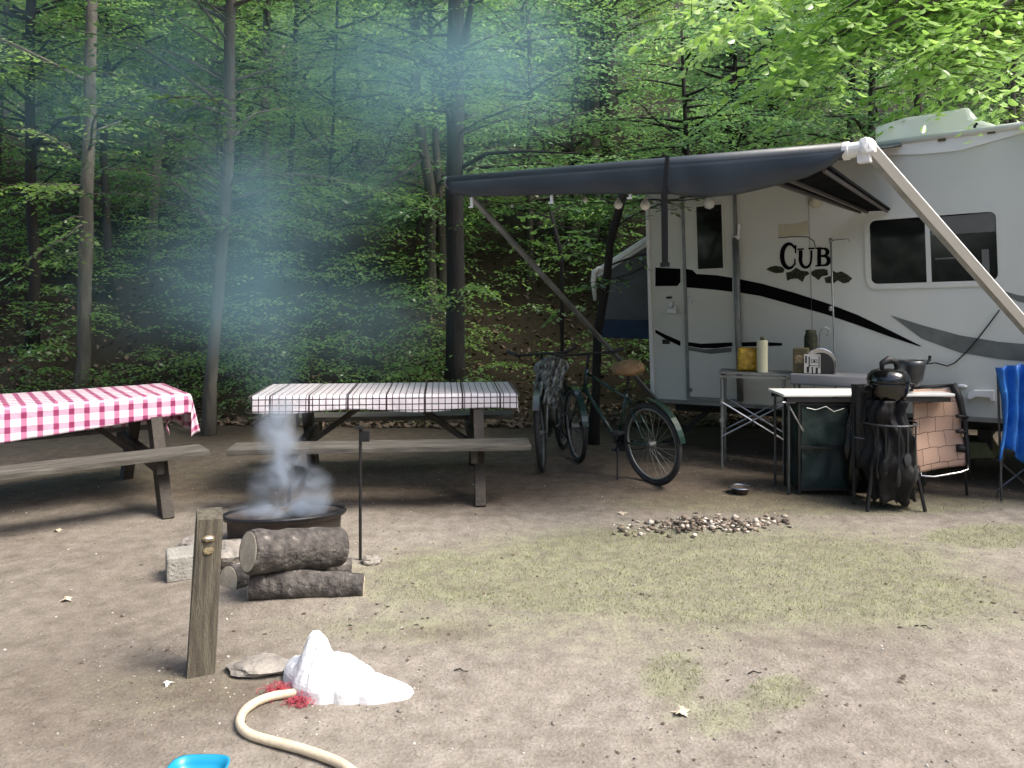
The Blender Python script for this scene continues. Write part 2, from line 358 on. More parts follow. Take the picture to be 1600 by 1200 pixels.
def rand_dirs(n, tilt, r=nr):
    """axis + side vectors of leaves lying near the horizontal, tilted by ~tilt radians"""
    az = r.uniform(0, 2 * np.pi, n); el = r.normal(0, tilt, n); ro = r.normal(0, tilt, n)
    a = np.stack([np.cos(az) * np.cos(el), np.sin(az) * np.cos(el), np.sin(el)], 1)
    s = np.stack([-np.sin(az), np.cos(az), np.zeros(n)], 1); u = np.cross(a, s)
    b = s * np.cos(ro)[:, None] + u * np.sin(ro)[:, None]
    return a, b
def bough(p0, p1, droop=.12, leaf=.085, step=.055, twig=.16, spread=.34, r=nr, bare=.12):
    """leaf centres, axes and sides of a flat spray from p0 to p1, plus the wood polyline"""
    p0 = np.array(p0, float); p1 = np.array(p1, float); L = np.linalg.norm(p1 - p0)
    K = 14; tt = np.linspace(0, 1, K); mid = p0[None] + (p1 - p0)[None] * tt[:, None]
    mid[:, 2] += L * droop * (np.sin(tt * np.pi) * .8); side = np.cross((p1 - p0) / L, [0, 0, 1.]); side /= np.linalg.norm(side) + 1e-9
    mid += side[None] * (L * .06 * np.sin(tt * np.pi * r.uniform(1, 2.4) + r.uniform(0, 3)))[:, None] * np.minimum(1, tt * 3)[:, None]
    cen = []; A = []; B = []; twigs = []
    nt_ = max(4, int(L * (1 - bare) / twig))
    fwd = (p1 - p0) / L
    for i in range(nt_):
        t_ = bare + (1 - bare) * (i + r.uniform(0, .7)) / nt_; t_ = min(t_, 1); j = min(K - 2, int(t_ * (K - 1))); f = t_ * (K - 1) - j
        o = mid[j] * (1 - f) + mid[j + 1] * f
        tl = L * spread * (1 - .75 * t_) * r.uniform(.6, 1.15) + .08
        for sgn in (-1, 1):
            d = side * sgn * r.uniform(.6, 1) + fwd * r.uniform(.5, 1.1); d[2] += r.normal(-.08, .13); d /= np.linalg.norm(d)
            m = max(2, int(tl / step)); q = (np.arange(m) + r.uniform(.2, .8, m)) / m
            pts = o[None] + d[None] * (q * tl)[:, None]; pts[:, 2] -= .18 * tl * q ** 2
            sd_ = np.cross(d, [0, 0, 1.]); alt = np.where(np.arange(m) % 2 == 0, 1, -1)
            a = d[None] * .7 + sd_[None] * alt[:, None] * .8 + r.normal(0, .18, (m, 3)); a[:, 2] -= r.uniform(0, .5, m)
            a /= np.linalg.norm(a, axis=1, keepdims=True)
            u = np.array([0, 0, 1.])[None] + r.normal(0, .33, (m, 3)); b = np.cross(a, u); b /= np.linalg.norm(b, axis=1, keepdims=True)
            sz = leaf * r.uniform(.6, 1.2, m)
            cen.append(pts + a * sz[:, None] * .55); A.append(a * sz[:, None] * .5); B.append(b * sz[:, None] * .29)
            twigs.append((o, o + d * tl * .8))
    return np.concatenate(cen), np.concatenate(A), np.concatenate(B), mid, twigs
def leaf_object(name, packs, mat, parent=None, hexa=False):
    me = quadmesh(name, np.concatenate([p[0] for p in packs]), np.concatenate([p[1] for p in packs]), np.concatenate([p[2] for p in packs]), mat, hexa=hexa)
    o = bpy.data.objects.new(name, me); C.objects.link(o)
    if parent: o.parent = parent
    return o

# ------------------------------------------------------------ trees
def tree(label, base_px, Y, path, w_, mat, boughs=(), cat='tree', group=None, leaf=.078, hexa=False, mat_leaf='leaf', rand=0, zr=(3, 9), reach=2.4, seed=1, name='tree', n=9, limbs=(), step=.05, stop=False):
    """path: [(px, py)...] of the trunk seen at depth Y, w_: widths (m); boughs: [(px0,py0,dY0, px1,py1,dY1)]"""
    X = (base_px - 800) / F * Y; z0 = hill(X, Y); root = thing(name, label, cat, (X, Y, z0 - .05), group=group)
    pts = [Vector((X, Y, z0 - .05))]
    for (px, py) in path: pts.append(at(px, py, Y))
    top = pts[-1]; d = (top - pts[-2]).normalized(); ext = 0 if stop else max(0, 11 + z0 * .5 - top.z)
    if ext > 1:
        for k in (.35, .7, 1): pts.append(top + Vector((d.x * .6, 0, 1)) * ext * k)
    # resample
    P = []; 
    for a, b in zip(pts[:-1], pts[1:]):
        m = max(1, int((b - a).length / .5)); P += [a.lerp(b, i / m) for i in range(m)]
    P.append(pts[-1]); H = P[-1].z - P[0].z
    P = [p + Vector((noise.noise(Vector((p.z * .8, seed, 0))), noise.noise(Vector((p.z * .8, seed, 9))), 0)) * .05 for p in P]
    rr = [w_ / 2 * (1 + .5 * math.exp(-(p.z - P[0].z) * 4)) * (1 - .6 * max(0, (p.z - P[0].z - 3)) / max(H, 4)) for p in P]
    mb = MB(); mb.tube(P, rr, n, wob=.22)
    r = np.random.RandomState(seed); packs = []
    def trunk_at(z):
        for a, b in zip(P[:-1], P[1:]):
            if a.z <= z <= b.z: return a.lerp(b, (z - a.z) / max(1e-6, b.z - a.z))
        return P[-1]
    bl = [(at(a, b, Y + c), at(d_, e, Y + f_)) for (a, b, c, d_, e, f_) in boughs]
    for i in range(int(rand * 3.6)):
        z = r.uniform(zr[0] - .9, min(zr[1], 6.5)) + z0; p = trunk_at(z); az = r.uniform(0, 2 * math.pi); L = reach * r.uniform(.6, 1.2)
        q = p + Vector((math.cos(az) * L, math.sin(az) * L, r.uniform(-.15, .35) * L)); bl.append((p, q))
    for (p, q) in bl:
        L = (q - p).length; c_, a_, b_, mid, tw = bough(p, q, leaf=leaf, r=r, step=step); packs.append((c_, a_, b_))
        mb.tube([Vector(v) for v in mid[:12]], [max(.004, .012 * L * (1 - i / 13)) for i in range(12)], 5)
        for (o_, e_) in tw[::2]: mb.tube([o_, e_], [.005, .002], 3)
    for lb in limbs:
        mb.tube([at(a, b, Y + c) for (a, b, c) in lb[0]], lb[1], 6)
    mb.build('trunk', mat, root, world=True, smooth=True)
    if packs:
        off = np.array(root.location); packs = [(c_ - off, a_, b_) for (c_, a_, b_) in packs]
        leaf_object('crown', packs, M[mat_leaf], root, hexa)
    return root
#NEXT_TREES
tree('slim dark trunk, second from the left edge, above the red gingham table', 176, 13, [(172, 430), (162, 250), (168, 60), (170, 0)], .12, M['bark_dark'], rand=12, zr=(2.6, 7), seed=3)
tree('slender bowed grey trunk leaning right, high behind the gap between the tables', 238, 14, [(240, 330), (248, 200), (261, 90), (260, 0)], .15, M['bark_pale'], rand=12, zr=(3, 8), seed=4)
tree('grey brown trunk rising straight from behind the red gingham table', 124, 10.6, [(130, 560), (134, 380), (140, 240), (142, 60), (140, -20)], .165, M['bark_pale'], rand=1, zr=(3.4, 6), seed=5,
     boughs=[(132, 290, 0, 10, 330, -1.2), (132, 300, 0, -10, 300, -.4), (134, 350, 0, 20, 455, -1.4), (134, 340, 0, 60, 370, -1), (130, 250, 0, 20, 200, .4), (132, 310, 0, 30, 300, -1.5), (133, 395, 0, 70, 420, -.8)], mat_leaf='leaf_lime', leaf=.085)
tree('pale mossy trunk leaning right just left of the smoking fire ring', 326, 8.7, [(330, 600), (340, 480), (350, 350), (356, 200), (360, 60), (362, -40)], .125, M['bark_pale'], rand=11, zr=(2.9, 5), seed=6, reach=1.9)
tree('thick near-black trunk standing behind the right end of the check cloth table', 712, 10.4, [(712, 560), (710, 300), (712, 100), (712, -20)], .235, M['bark_dark'], rand=7, zr=(4.2, 8), seed=7, n=12,
     limbs=[([(716, 110, 0), (730, 40, -.2), (745, -40, -.5)], [.06, .05, .03]), ([(722, 262, 0), (760, 240, -.3), (820, 236, -.4), (905, 240, -.6)], [.03, .025, .02, .01])])
tree('crooked mossy trunk close left of the thick black trunk', 672, 12.4, [(674, 520), (672, 300), (660, 215), (650, 130), (648, 60), (645, -30)], .17, M['bark'], rand=9, zr=(3.6, 7), seed=8,
     limbs=[([(664, 245, 0), (620, 278, -.3), (570, 308, -.5), (522, 332, -.8)], [.035, .03, .022, .012]), ([(648, 160, 0), (628, 185, .1), (612, 215, .2), (600, 250, .2), (560, 290, .1)], [.03, .025, .02, .015, .01])])
tree('bare thin forked sapling between the black trunk and the leaning pale trunk', 592, 12.8, [(600, 545), (618, 470), (640, 400), (660, 330)], .07, M['bark'], rand=5, zr=(2.5, 3.6), seed=9, reach=1.5, stop=True)
tree('broad light brown trunk above the middle of the blue awning, the left of two', 926, 16, [(927, 400), (926, 200), (924, 90), (926, -20)], .32, M['bark_pale'], rand=9, zr=(3.5, 8), seed=10, n=12)
tree('broad dark brown trunk above the middle of the blue awning, the right of two', 956, 15.4, [(955, 400), (952, 200), (950, 90), (952, -20)], .36, M['bark'], rand=9, zr=(3.8, 8), seed=12, n=12)
tree('dark straight trunk above the white awning roller bracket', 1210, 19, [(1210, 200), (1208, 90), (1205, -20)], .34, M['bark_dark'], rand=12, zr=(3, 8), seed=13, mat_leaf='leaf_far', leaf=.1)
tree('grey trunk leaning right above the centre of the blue awning', 1118, 21, [(1120, 220), (1132, 150), (1150, 60), (1160, -20)], .42, M['bark_pale'], rand=10, zr=(3, 8), seed=14, mat_leaf='leaf_far', leaf=.1)
tree('thin pale sapling trunk above the roof at the right edge', 1586, 12, [(1586, 195), (1585, 80), (1583, -10)], .075, M['bark_pale'], rand=5, zr=(4, 7), seed=15)
tree('very thin straight sapling in the dark gap left of the forked sapling', 514, 12.5, [(513, 470), (513, 310), (520, 200)], .045, M['bark_dark'], rand=7, zr=(1.6, 4), seed=16, reach=1.6)
tree('short dark trunk at the far left edge of the wood', 52, 12, [(50, 300), (46, 120), (46, 0)], .15, M['bark_dark'], rand=12, zr=(3, 7), seed=17)
tree('grey trunk high up between the two slim trunks on the left', 118, 17, [(118, 300), (120, 120), (121, -20)], .17, M['bark'], rand=10, zr=(2, 7), seed=18, leaf=.1)
tree('dark trunk high up behind the drifting smoke', 372, 16, [(370, 300), (368, 120), (366, -20)], .2, M['bark_dark'], rand=14, zr=(2, 8), seed=19, leaf=.1,
     limbs=[([(372, 220, 0), (400, 150, .2), (450, 90, .3), (500, 40, .3)], [.06, .05, .035, .02])])
tree('small dark sapling leaning left in front of the grey tent bunk', 928, 8.2, [(934, 520), (944, 440), (950, 380), (966, 330), (976, 290)], .085, M['bark_dark'], rand=3, zr=(2.4, 2.7), seed=20, reach=.9, stop=True)
tree('thin leafy sapling beside the lower end of the grey awning arm', 876, 8.6, [(878, 480), (876, 400), (860, 330)], .04, M['bark_dark'], seed=21, leaf=.09, stop=True,
     boughs=[(877, 500, 0, 905, 478, .1), (877, 480, 0, 860, 500, -.1), (876, 420, 0, 845, 370, .3), (874, 390, 0, 920, 360, .6), (866, 345, 0, 820, 340, .6), (862, 335, 0, 905, 330, .7)], hexa=True)
tree('slim trunk with a long arching limb high between smoke and black trunk', 452, 14, [(452, 300), (458, 180), (462, 60), (465, -30)], .09, M['bark_dark'], rand=10, zr=(2.5, 8), seed=22,
     limbs=[([(452, 190, 0), (482, 105, -.1), (528, 45, -.2), (585, 25, -.3), (630, -10, -.4)], [.04, .035, .03, .02, .01])])
tree('broadleaf tree behind the camper reaching lime green branches over its roof', 1640, 9.6, [(1640, 300), (1630, 100), (1620, -80)], .26, M['bark'], seed=23, leaf=.105, hexa=True, mat_leaf='leaf_lime', n=10, rand=0,
     boughs=[(1625, -60, 0, 1150, 40, -2.4), (1625, -80, 0, 1100, 0, -1.8), (1625, -40, 0, 1200, 95, -2.7), (1630, 0, 0, 1330, 120, -3.0), (1630, 20, 0, 1250, 60, -2.2), (1628, 30, 0, 1480, 100, -2.9), (1630, 60, 0, 1400, 165, -2.5), (1632, 80, 0, 1470, 175, -2.7),
             (1628, -60, 0, 1300, -20, -1.4), (1628, -20, 0, 1560, 140, -3.2), (1628, -100, 0, 1120, 85, -2.0), (1630, 10, 0, 1180, 150, -2.3), (1628, -30, 0, 1440, 30, -1.2), (1628, -50, 0, 1130, 60, -2.9), (1628, -50, 0, 1090, 20, -2.5), (1630, -10, 0, 1230, 130, -2.9), (1630, 0, 0, 1290, 170, -2.8), (1630, 30, 0, 1540, 190, -3.2), (1630, 30, 0, 1500, 70, -3.3), (1628, -60, 0, 1180, 10, -2.6)], step=.06)
# crowns of the hillside trees, five kinds shared by copies
def crown_mesh(seed, nb, reach, z0, z1, leaf, step, mat):
    r = np.random.RandomState(seed); packs = []; mb = MB()
    lean = r.uniform(-.05, .05, 2)
    P = [Vector((lean[0] * z + .1 * math.sin(z * .7 + seed), lean[1] * z, z)) for z in np.linspace(-.4, z1, 12)]
    mb.tube(P, [.075 * (1 - .065 * i) for i in range(12)], 8, wob=.2)
    for i in range(nb):
        z = r.uniform(z0, z1 * .97); p = np.array([lean[0] * z, lean[1] * z, z]); az = r.uniform(0, 6.28); L = reach * r.uniform(.55, 1.15) * (1 - .35 * (z - z0) / (z1 - z0))
        q = p + np.array([math.cos(az) * L, math.sin(az) * L, r.uniform(-.2, .3) * L])
        c_, a_, b_, mid, tw = bough(p, q, leaf=leaf, r=r, step=step, twig=.15); packs.append((c_, a_, b_))
        mb.tube([Vector(v) for v in mid[:11]], [max(.006, .014 * L * (1 - k / 12)) for k in range(11)], 4)
    t_ = mb.build('trunk', M[mat], None, smooth=True); c = leaf_object('crown', packs, M['leaf_yellow' if seed in (51, 53) else 'leaf_far'])
    return t_, c
protos = [crown_mesh(50 + i, nb, rc, z0, z1, .092, .06, m) for i, (nb, rc, z0, z1, m) in enumerate(((44, 2.8, 1.0, 6.5, 'bark'), (42, 2.6, 1.5, 7.5, 'bark_dark'), (46, 2.6, .5, 5.5, 'bark'), (42, 2.9, 2.0, 8, 'bark_pale'), (44, 2.4, .4, 4.8, 'bark_dark')))]
ADJ = ['leafy hillside tree rising behind the row of nearer trunks', 'tall dark-trunked hillside tree behind the row of nearer trunks', 'low spreading hillside tree behind the row of nearer trunks', 'high-crowned pale-trunked hillside tree behind the nearer trunks', 'small bushy hillside tree behind the row of nearer trunks']
spots = []; rt = random.Random(5)
for row, (Y, sp) in enumerate(((13.6, 2.6), (16.5, 2.7), (20, 3), (24, 3.4), (29, 4), (35, 4.6), (43, 5.4))):
    half = Y * .72 + 1.5; x = -half + rt.uniform(0, sp)
    while x < half:
        spots.append((x + rt.uniform(-.8, .8), Y + rt.uniform(-1.3, 1.3))); x += sp * rt.uniform(.8, 1.2)
used = set()
for (x, y) in spots:
    k = rt.randrange(5); tr, cr_ = protos[k]
    root = thing('tree', ADJ[k], 'tree', (x, y, hill(x, y)), rt.uniform(0, 6.28), 'trees on the hillside')
    s_ = rt.uniform(.85, 1.25); root.scale = (s_, s_, s_ * rt.uniform(.9, 1.1))
    for p_ in (tr, cr_):
        if (p_.name) not in used: used.add(p_.name); q = p_
        else: q = p_.copy(); C.objects.link(q)
        q.parent = root
for tr, cr_ in protos:
    for p_ in (tr, cr_):
        if p_.parent is None: bpy.data.objects.remove(p_)
# trees round the clearing added so their high crowns shade the site (their boughs pass above the frame)
def shade_canopy(label, x, y, reach, seed, z0=5.2, z1=9, nb=26):
    root = thing('tree', label, 'tree', (x, y, hill(x, y)), 0); t_, c_ = crown_mesh(seed, nb, reach, z0, z1, .15, .12, 'bark')
    t_.parent = root; c_.parent = root
shade_canopy('tall tree added left of the clearing, crown shading the gingham table', -6.9, 8.2, 4.2, 81)
shade_canopy('tall tree added behind the camper, crown shading the roof', 5.6, 10.8, 4.0, 82, 6, nb=16)
# unseen wood behind and beside the camera, added to block low sky light
def unseen_foliage():
    r = np.random.RandomState(8); n = 70000; az = r.uniform(0, 2 * np.pi, n); rad_ = r.uniform(9.5, 13.5, n)
    x = np.cos(az) * rad_ * 1.15 + .5; y = np.sin(az) * rad_ - .5; z = .2 + 8.5 * r.rand(n) ** .85
    k = (y < 6.0) & ((y < 3) | (np.abs(x) > 7.5)); x, y, z = x[k], y[k], z[k]; lump = np.array([noise.noise(Vector((a * .35, b * .35, c * .35))) for a, b, c in zip(x, y, z)]); q = lump > -.22; x, y, z = x[q], y[q], z[q]
    a, b = rand_dirs(len(x), .6, r); s_ = r.uniform(.10, .24, len(x))[:, None]
    me = quadmesh('unseen_woods', np.stack([x, y, z], 1), a * s_, b * s_ * .7, M['leaf_dark']); o = bpy.data.objects.new('unseen_woods', me); C.objects.link(o); tag(o, 'unseen leafy wood added behind and beside the camera to block low sky light', kind='stuff')
    # unseen leaf layer added overhead to shade tables, camper and left front
    n = 20000; x = r.uniform(-8, 9, n); y = r.uniform(4.6, 8.6, n); z = 5.6 + .28 * np.maximum(0, y - 6) + r.uniform(0, 2.6, n)
    lump = np.array([noise.noise(Vector((a * .6, b * .6, c * .6))) for a, b, c in zip(x, y, z)]); q = (lump > -.15) & (r.rand(n) < np.clip((y - 4.4) / 2.2, 0, 1)) & ~((x > .8) & (y < 7.6)); x, y, z = x[q], y[q], z[q]
    a, b = rand_dirs(len(x), .4, r); s_ = r.uniform(.08, .16, len(x))[:, None]
    n2 = 7000; x2 = r.uniform(-8, -.3, n2); y2 = r.uniform(-1, 5.0, n2); z2 = 6 + r.uniform(0, 2.4, n2); l2 = np.array([noise.noise(Vector((p * .6, q_ * .6, w2 * .6))) for p, q_, w2 in zip(x2, y2, z2)])
    q = (l2 > -.02) & (r.rand(n2) < np.clip((-x2 - .3) / 2.5, .1, .9)); x = np.concatenate([x, x2[q]]); y = np.concatenate([y, y2[q]]); z = np.concatenate([z, z2[q]]); a, b = rand_dirs(len(x), .4, r); s_ = r.uniform(.08, .16, len(x))[:, None]
    me = quadmesh('shade_canopy', np.stack([x, y, z], 1), a * s_, b * s_ * .6, M['leaf_dark']); o = bpy.data.objects.new('shade_canopy', me); C.objects.link(o); tag(o, 'unseen leaf layer added high overhead to shade the tables, the camper and the left front', kind='stuff')
unseen_foliage()
# undergrowth: leafy mass on the bank
def undergrowth():
    r = np.random.RandomState(3); packs = []
    for i in range(3600):
        Y = r.uniform(9.8, 32) if i > 800 else r.uniform(9.7, 14.5); X = r.uniform(-.7, .62) * Y
        px = 800 + F * X / Y
        if 740 < px < 930 and Y < 13 and r.rand() < .8: continue
        if px < 330 and Y < 12.5 and r.rand() < .6: continue
        z = hill(X, Y); h = r.uniform(.2, 1.2) if r.rand() < .6 or px < 330 else r.uniform(.8, 2.6); L = r.uniform(.5, 1.1); az = r.uniform(0, 6.28)
        p = np.array([X, Y, z + h]); q = p + np.array([math.cos(az) * L, math.sin(az) * L, r.uniform(-.25, .15)])
        c_, a_, b_, m_, t_ = bough(p, q, leaf=.075 if Y < 16 else .12, r=r, step=.055 if Y < 16 else .1, twig=.15); packs.append((c_, a_, b_))
    for i in range(480):
        Y = r.uniform(9.75, 11.2); px = r.uniform(-60, 760); X = (px - 800) / F * Y; z = hill(X, Y); L = r.uniform(.35, .7); az = r.uniform(0, 6.28)
        if px < 330 and r.rand() < .45: continue
        p = np.array([X, Y, z + r.uniform(.05, .9) * r.rand()]); q = p + np.array([math.cos(az) * L, math.sin(az) * L, r.uniform(-.2, .1)])
        c_, a_, b_, m_, t_ = bough(p, q, leaf=.06, r=r, step=.05, twig=.1); packs.append((c_, a_, b_))
    o = leaf_object('undergrowth', packs, M['leaf']); tag(o, 'leafy undergrowth covering the wooded bank', kind='stuff')
undergrowth()
def litter():
    n = 16000; r = nr; Y = 9.2 + 18 * r.rand(n) ** 1.8; X = (r.rand(n) * 1.5 - .8) * Y
    Z = np.array([hill(x, y) for x, y in zip(X, Y)]) + .02; a, b = rand_dirs(n, .45); s_ = r.uniform(.03, .06, n)[:, None]
    me = quadmesh('leaf_litter', np.stack([X, Y, Z], 1), a * s_, b * s_ * .6, M['litter']); o = bpy.data.objects.new('leaf_litter', me); C.objects.link(o)
    tag(o, 'dead brown leaves carpeting the forest floor', kind='stuff')
litter()
def grass():
    out = []; n = 0; r = random.Random(2); cen = []; A = []; B = []
    while n < 26000:
        Y = 2.5 + 5.0 * r.random() ** .8; X = r.uniform(-.66, .66) * Y; m = soil_and_shade(X, Y)
        if r.random() > m[0] ** 2.2 * .8 + .03: continue
        h = r.uniform(.003, .010) * (1.5 if m[0] > .85 else 1); d = Vector((r.gauss(0, .6), r.gauss(0, .6), 1)).normalized(); z = hill(X, Y)
        cen.append((X, Y, z + h * .4)); A.append(d * h); B.append(Vector((r.uniform(-1, 1), r.uniform(-1, 1), 0)).normalized() * .0016); n += 1
    me = quadmesh('grass', np.array(cen), np.array([tuple(a) for a in A]), np.array([tuple(b) for b in B]), M['grass']); o = bpy.data.objects.new('grass', me); C.objects.link(o)
    tag(o, 'thin grass and moss growing on the trodden earth', kind='stuff')
grass()
# pebbles: lumpy stones merged into one countless mass
M['pebble'] = leafmat('pebble', [(0, (.10, .08, .065)), (.4, (.22, .19, .16)), (.8, (.36, .33, .29)), (1, (.6, .57, .52))], (1, 1, 1), .0, .85, True)
M['rubble'] = leafmat('rubble', [(0, (.025, .017, .012)), (.4, (.12, .085, .06)), (.75, (.30, .24, .18)), (1, (.80, .74, .65))], (1, 1, 1), .0, .85, True)
def stones(name, pos, sizes, mat, label, seed=0):
    r = np.random.RandomState(seed); bm = bmesh.new(); bmesh.ops.create_icosphere(bm, subdivisions=1, radius=1)
    base = np.array([v.co[:] for v in bm.verts]); fc = np.array([[v.index for v in f.verts] for f in bm.faces]); bm.free()
    n = len(pos); V = np.empty((n, len(base), 3)); 
    for i in range(n):
        q = base * (1 + r.uniform(-.28, .28, (len(base), 1))); sc = sizes[i] * np.array([r.uniform(.7, 1.3), r.uniform(.7, 1.2), r.uniform(.35, .75)])
        a = r.uniform(0, 6.28); c_, s_ = math.cos(a), math.sin(a); q = q * sc; q = np.stack([q[:, 0] * c_ - q[:, 1] * s_, q[:, 0] * s_ + q[:, 1] * c_, q[:, 2]], 1); V[i] = q + pos[i]
    idx = (np.arange(n)[:, None, None] * len(base) + fc[None]).reshape(-1, 3)
    me = bpy.data.meshes.new(name); me.vertices.add(n * len(base)); me.vertices.foreach_set('co', V.astype(np.float32).ravel())
    me.loops.add(idx.size); me.loops.foreach_set('vertex_index', idx.astype(np.int32).ravel()); me.polygons.add(len(idx))
    me.polygons.foreach_set('loop_start', np.arange(0, idx.size, 3, dtype=np.int32)); me.polygons.foreach_set('loop_total', np.full(len(idx), 3, dtype=np.int32))
    me.update(calc_edges=True); me.materials.append(mat); o = bpy.data.objects.new(name, me); C.objects.link(o); tag(o, label, kind='stuff'); return o
pp = []; ps = []; r_ = random.Random(9)
while len(pp) < 4200:
    Y = 2.5 + 5.3 * r_.random(); X = r_.uniform(-.66, .66) * Y
    px, py = 800 + F * X / Y, HY + 2000 / Y
    dens = .35 + .65 * (blobmask(px, py, 400, 1080, 320, 90) > 0)
    if r_.random() > dens: continue
    s_ = .002 + .005 * r_.random() ** 3 + (.009 * r_.random() if r_.random() < .015 else 0)
    pp.append((X, Y, hill(X, Y) + s_ * .2)); ps.append(s_)
stones('gravel', pp, ps, M['pebble'], 'small pebbles and grit strewn over the earth', 1)
def debris():
    r = np.random.RandomState(12); n = 2600; Y = 2.5 + 5.2 * r.rand(n); X = r.uniform(-.66, .66, n) * Y
    k = np.array([noise.noise(Vector((a * 1.1, b * 1.1, 6))) + .25 * noise.noise(Vector((a * 4, b * 4, 2))) > -.05 + .25 * r_.random() for a, b in zip(X, Y)]); X, Y = X[k], Y[k]; n = len(X)
    Z = np.array([hill(x, y) for x, y in zip(X, Y)]) + .004; a, b = rand_dirs(n, .22, r); s_ = (.004 + .014 * r.rand(n) ** 3)[:, None]
    me = quadmesh('ground_debris', np.stack([X, Y, Z], 1), a * s_, b * s_ * r.uniform(.2, .8, n)[:, None], M['litter']); o = bpy.data.objects.new('ground_debris', me); C.objects.link(o); tag(o, 'crumbs of bark and dead leaf scattered over the earth', kind='stuff')
debris()
pp = []; ps = []
while len(pp) < 420:
    px = r_.gauss(1115, 66); py = 826 + r_.gauss(0, 6) - .0000 * px
    if not 955 < px < 1235: continue
    if px > 1180: py -= 5
    Y = 2000 / (py - HY); X = (px - 800) / F * Y; s_ = .007 + .018 * r_.random() ** 2
    pp.append((X, Y, hill(X, Y) + s_ * .4 + .02 * r_.random() * math.exp(-((px - 1100) / 60) ** 2))); ps.append(s_)
stones('charcoal_rubble', pp, ps, M['rubble'], 'scattered old charcoal, ash lumps and stone chips on the earth', 2)

# ------------------------------------------------------------ camper trailer
TR = thing('camper_trailer', 'white travel trailer with black stripe and blue awning, parked on the right', 'camper trailer', (1.449, 8.165, 0), rot=(0, 0, 0))
TM = Matrix.Translation((1.449, 8.165, 0)) @ Matrix.Rotation(R(-37.36), 4, 'Z') @ Matrix.Rotation(-.032, 4, 'Y')
TR.matrix_basis = TM; TI = TM.inverted()
def W(px, py, off=0.0):
    o = TI @ Vector((0, 0, EYE)); d = TI.to_3x3() @ Vector(((px - 800) / F, 1, (HY - py) / F)); s_ = (-off - o.y) / d.y; return o + d * s_
zf = W(1022, 628).z; zr = 2.74 if False else W(1400, 222).z
XL = 5.4
def rbox(x0, x1, y0, y1, z0, z1, r):
    prof = [(y0, z0), (y0, z1 - r)] + [(y0 + r - r * math.cos(a), z1 - r + r * math.sin(a)) for a in (R(30), R(60))] + [(y0 + r, z1), (y1 - r, z1)] + [(y1 - r + r * math.sin(a), z1 - r + r * math.cos(a)) for a in (R(30), R(60))] + [(y1, z1 - r), (y1, z0)]
    return MB().prism([(x0, y, z) for (y, z) in prof], (x1 - x0, 0, 0))
rbox(0.012, XL, 0, 2.2, zf, zr, .05).build('body', M['white'], TR)
# roof cap trim (bright, proud of the wall) and corner trims
tb = MB(); tb.prism([W(1300, 245, .012), W(1371, 242, .012), W(1440, 241, .012), W(1500, 235, .012), W(1600, 207, .012), W(1600, 195, .012), W(1500, 207, .012), W(1371, 222, .012), W(1300, 229, .012)], (0, .02, 0))
tb.build('roof_trim', M['white_trim'], TR); tb = MB(); xg = W(1368, 222).x; tb.tube([(xg, -.012, zr + .0), (XL, -.012, zr + .0)], .028, 12); tb.build('gutter', M['white_trim'], TR, smooth=True); tb = MB()
x1 = W(1600, 200).x; tb.box(((x1 + XL) / 2, -.002, zr - .03), (XL - x1, .02, .07)); x0 = W(1300, 230).x; tb.box((x0 / 2, -.002, zr - .04), (x0, .02, .06))
tb.build('roof_trim', M['white_trim'], TR)
MB().box((XL / 2, 1.1, zr + .012), (XL - .1, 2.1, .025)).build('roof', M['white_trim'], TR, bevel=.01)
MB().box((.006, -.008, (zf + zr) / 2 - .02), (.035, .03, zr - zf - .06)).build('corner_trim', M['white_trim'], TR, bevel=.006)
for k_, x in enumerate((1.62, 4.3)): MB().box((x, -.0015, (zf + zr) / 2 - .03), (.004, .004, zr - zf - .14)).build('panel_seam', M['alu_dull'], TR)
MB().box((XL / 2, -.010, zf + .018), (XL, .022, .036)).build('skirt_rail', M['alu_dull'], TR)
# chassis
c = MB(); c.box((XL / 2, .35, zf - .06), (XL - .2, .08, .11)); c.box((XL / 2, 1.85, zf - .06), (XL - .2, .08, .11))
for x in (.5, 1.4, 2.4, 3.5, 4.6): c.box((x, 1.1, zf - .06), (.06, 1.42, .08))
c.build('chassis', M['black_matt'], TR)
MB().box((XL / 2, 1.1, zf - .005), (XL - .05, 2.15, .02)).build('underside', M['black_matt'], TR)
c = MB(); c.bar((.45, .35, zf - .1), (.1, .2, .02), .05, .05); c.box((.1, .2, .015), (.16, .14, .02)); c.build('stabilizer_jack', M['black_matt'], TR)
c = MB(); c.box((2.9, .35, zf - .2), (.1, .1, .3)); c.box((2.9, 1.1, .3), (.08, 1.7, .08)); c.build('axle', M['black_matt'], TR)
mw = Matrix.Rotation(R(90), 3, 'X')
for yy in (.16, 2.04):
    wh = MB().lathe([(.2, -.09), (.31, -.09), (.335, -.05), (.335, .05), (.31, .09), (.2, .09)], (3.55, yy, .335), 32, mw).build('wheel', M['rubber'], TR, smooth=False)
    MB().lathe([(.0, -.05), (.19, -.05), (.2, -.092), (.2, .092), (.0, .05)], (3.55, yy, .335), 28, mw).build('rim', M['white_trim'], wh)
# beige pad and tank under floor
c = MB(); c.prism([W(1497, 716, -.25), W(1555, 716, -.25), W(1540, 692, -.25), W(1497, 690, -.25)], (0, .4, 0)); c.build('step_pad', M['net_pad'], TR)
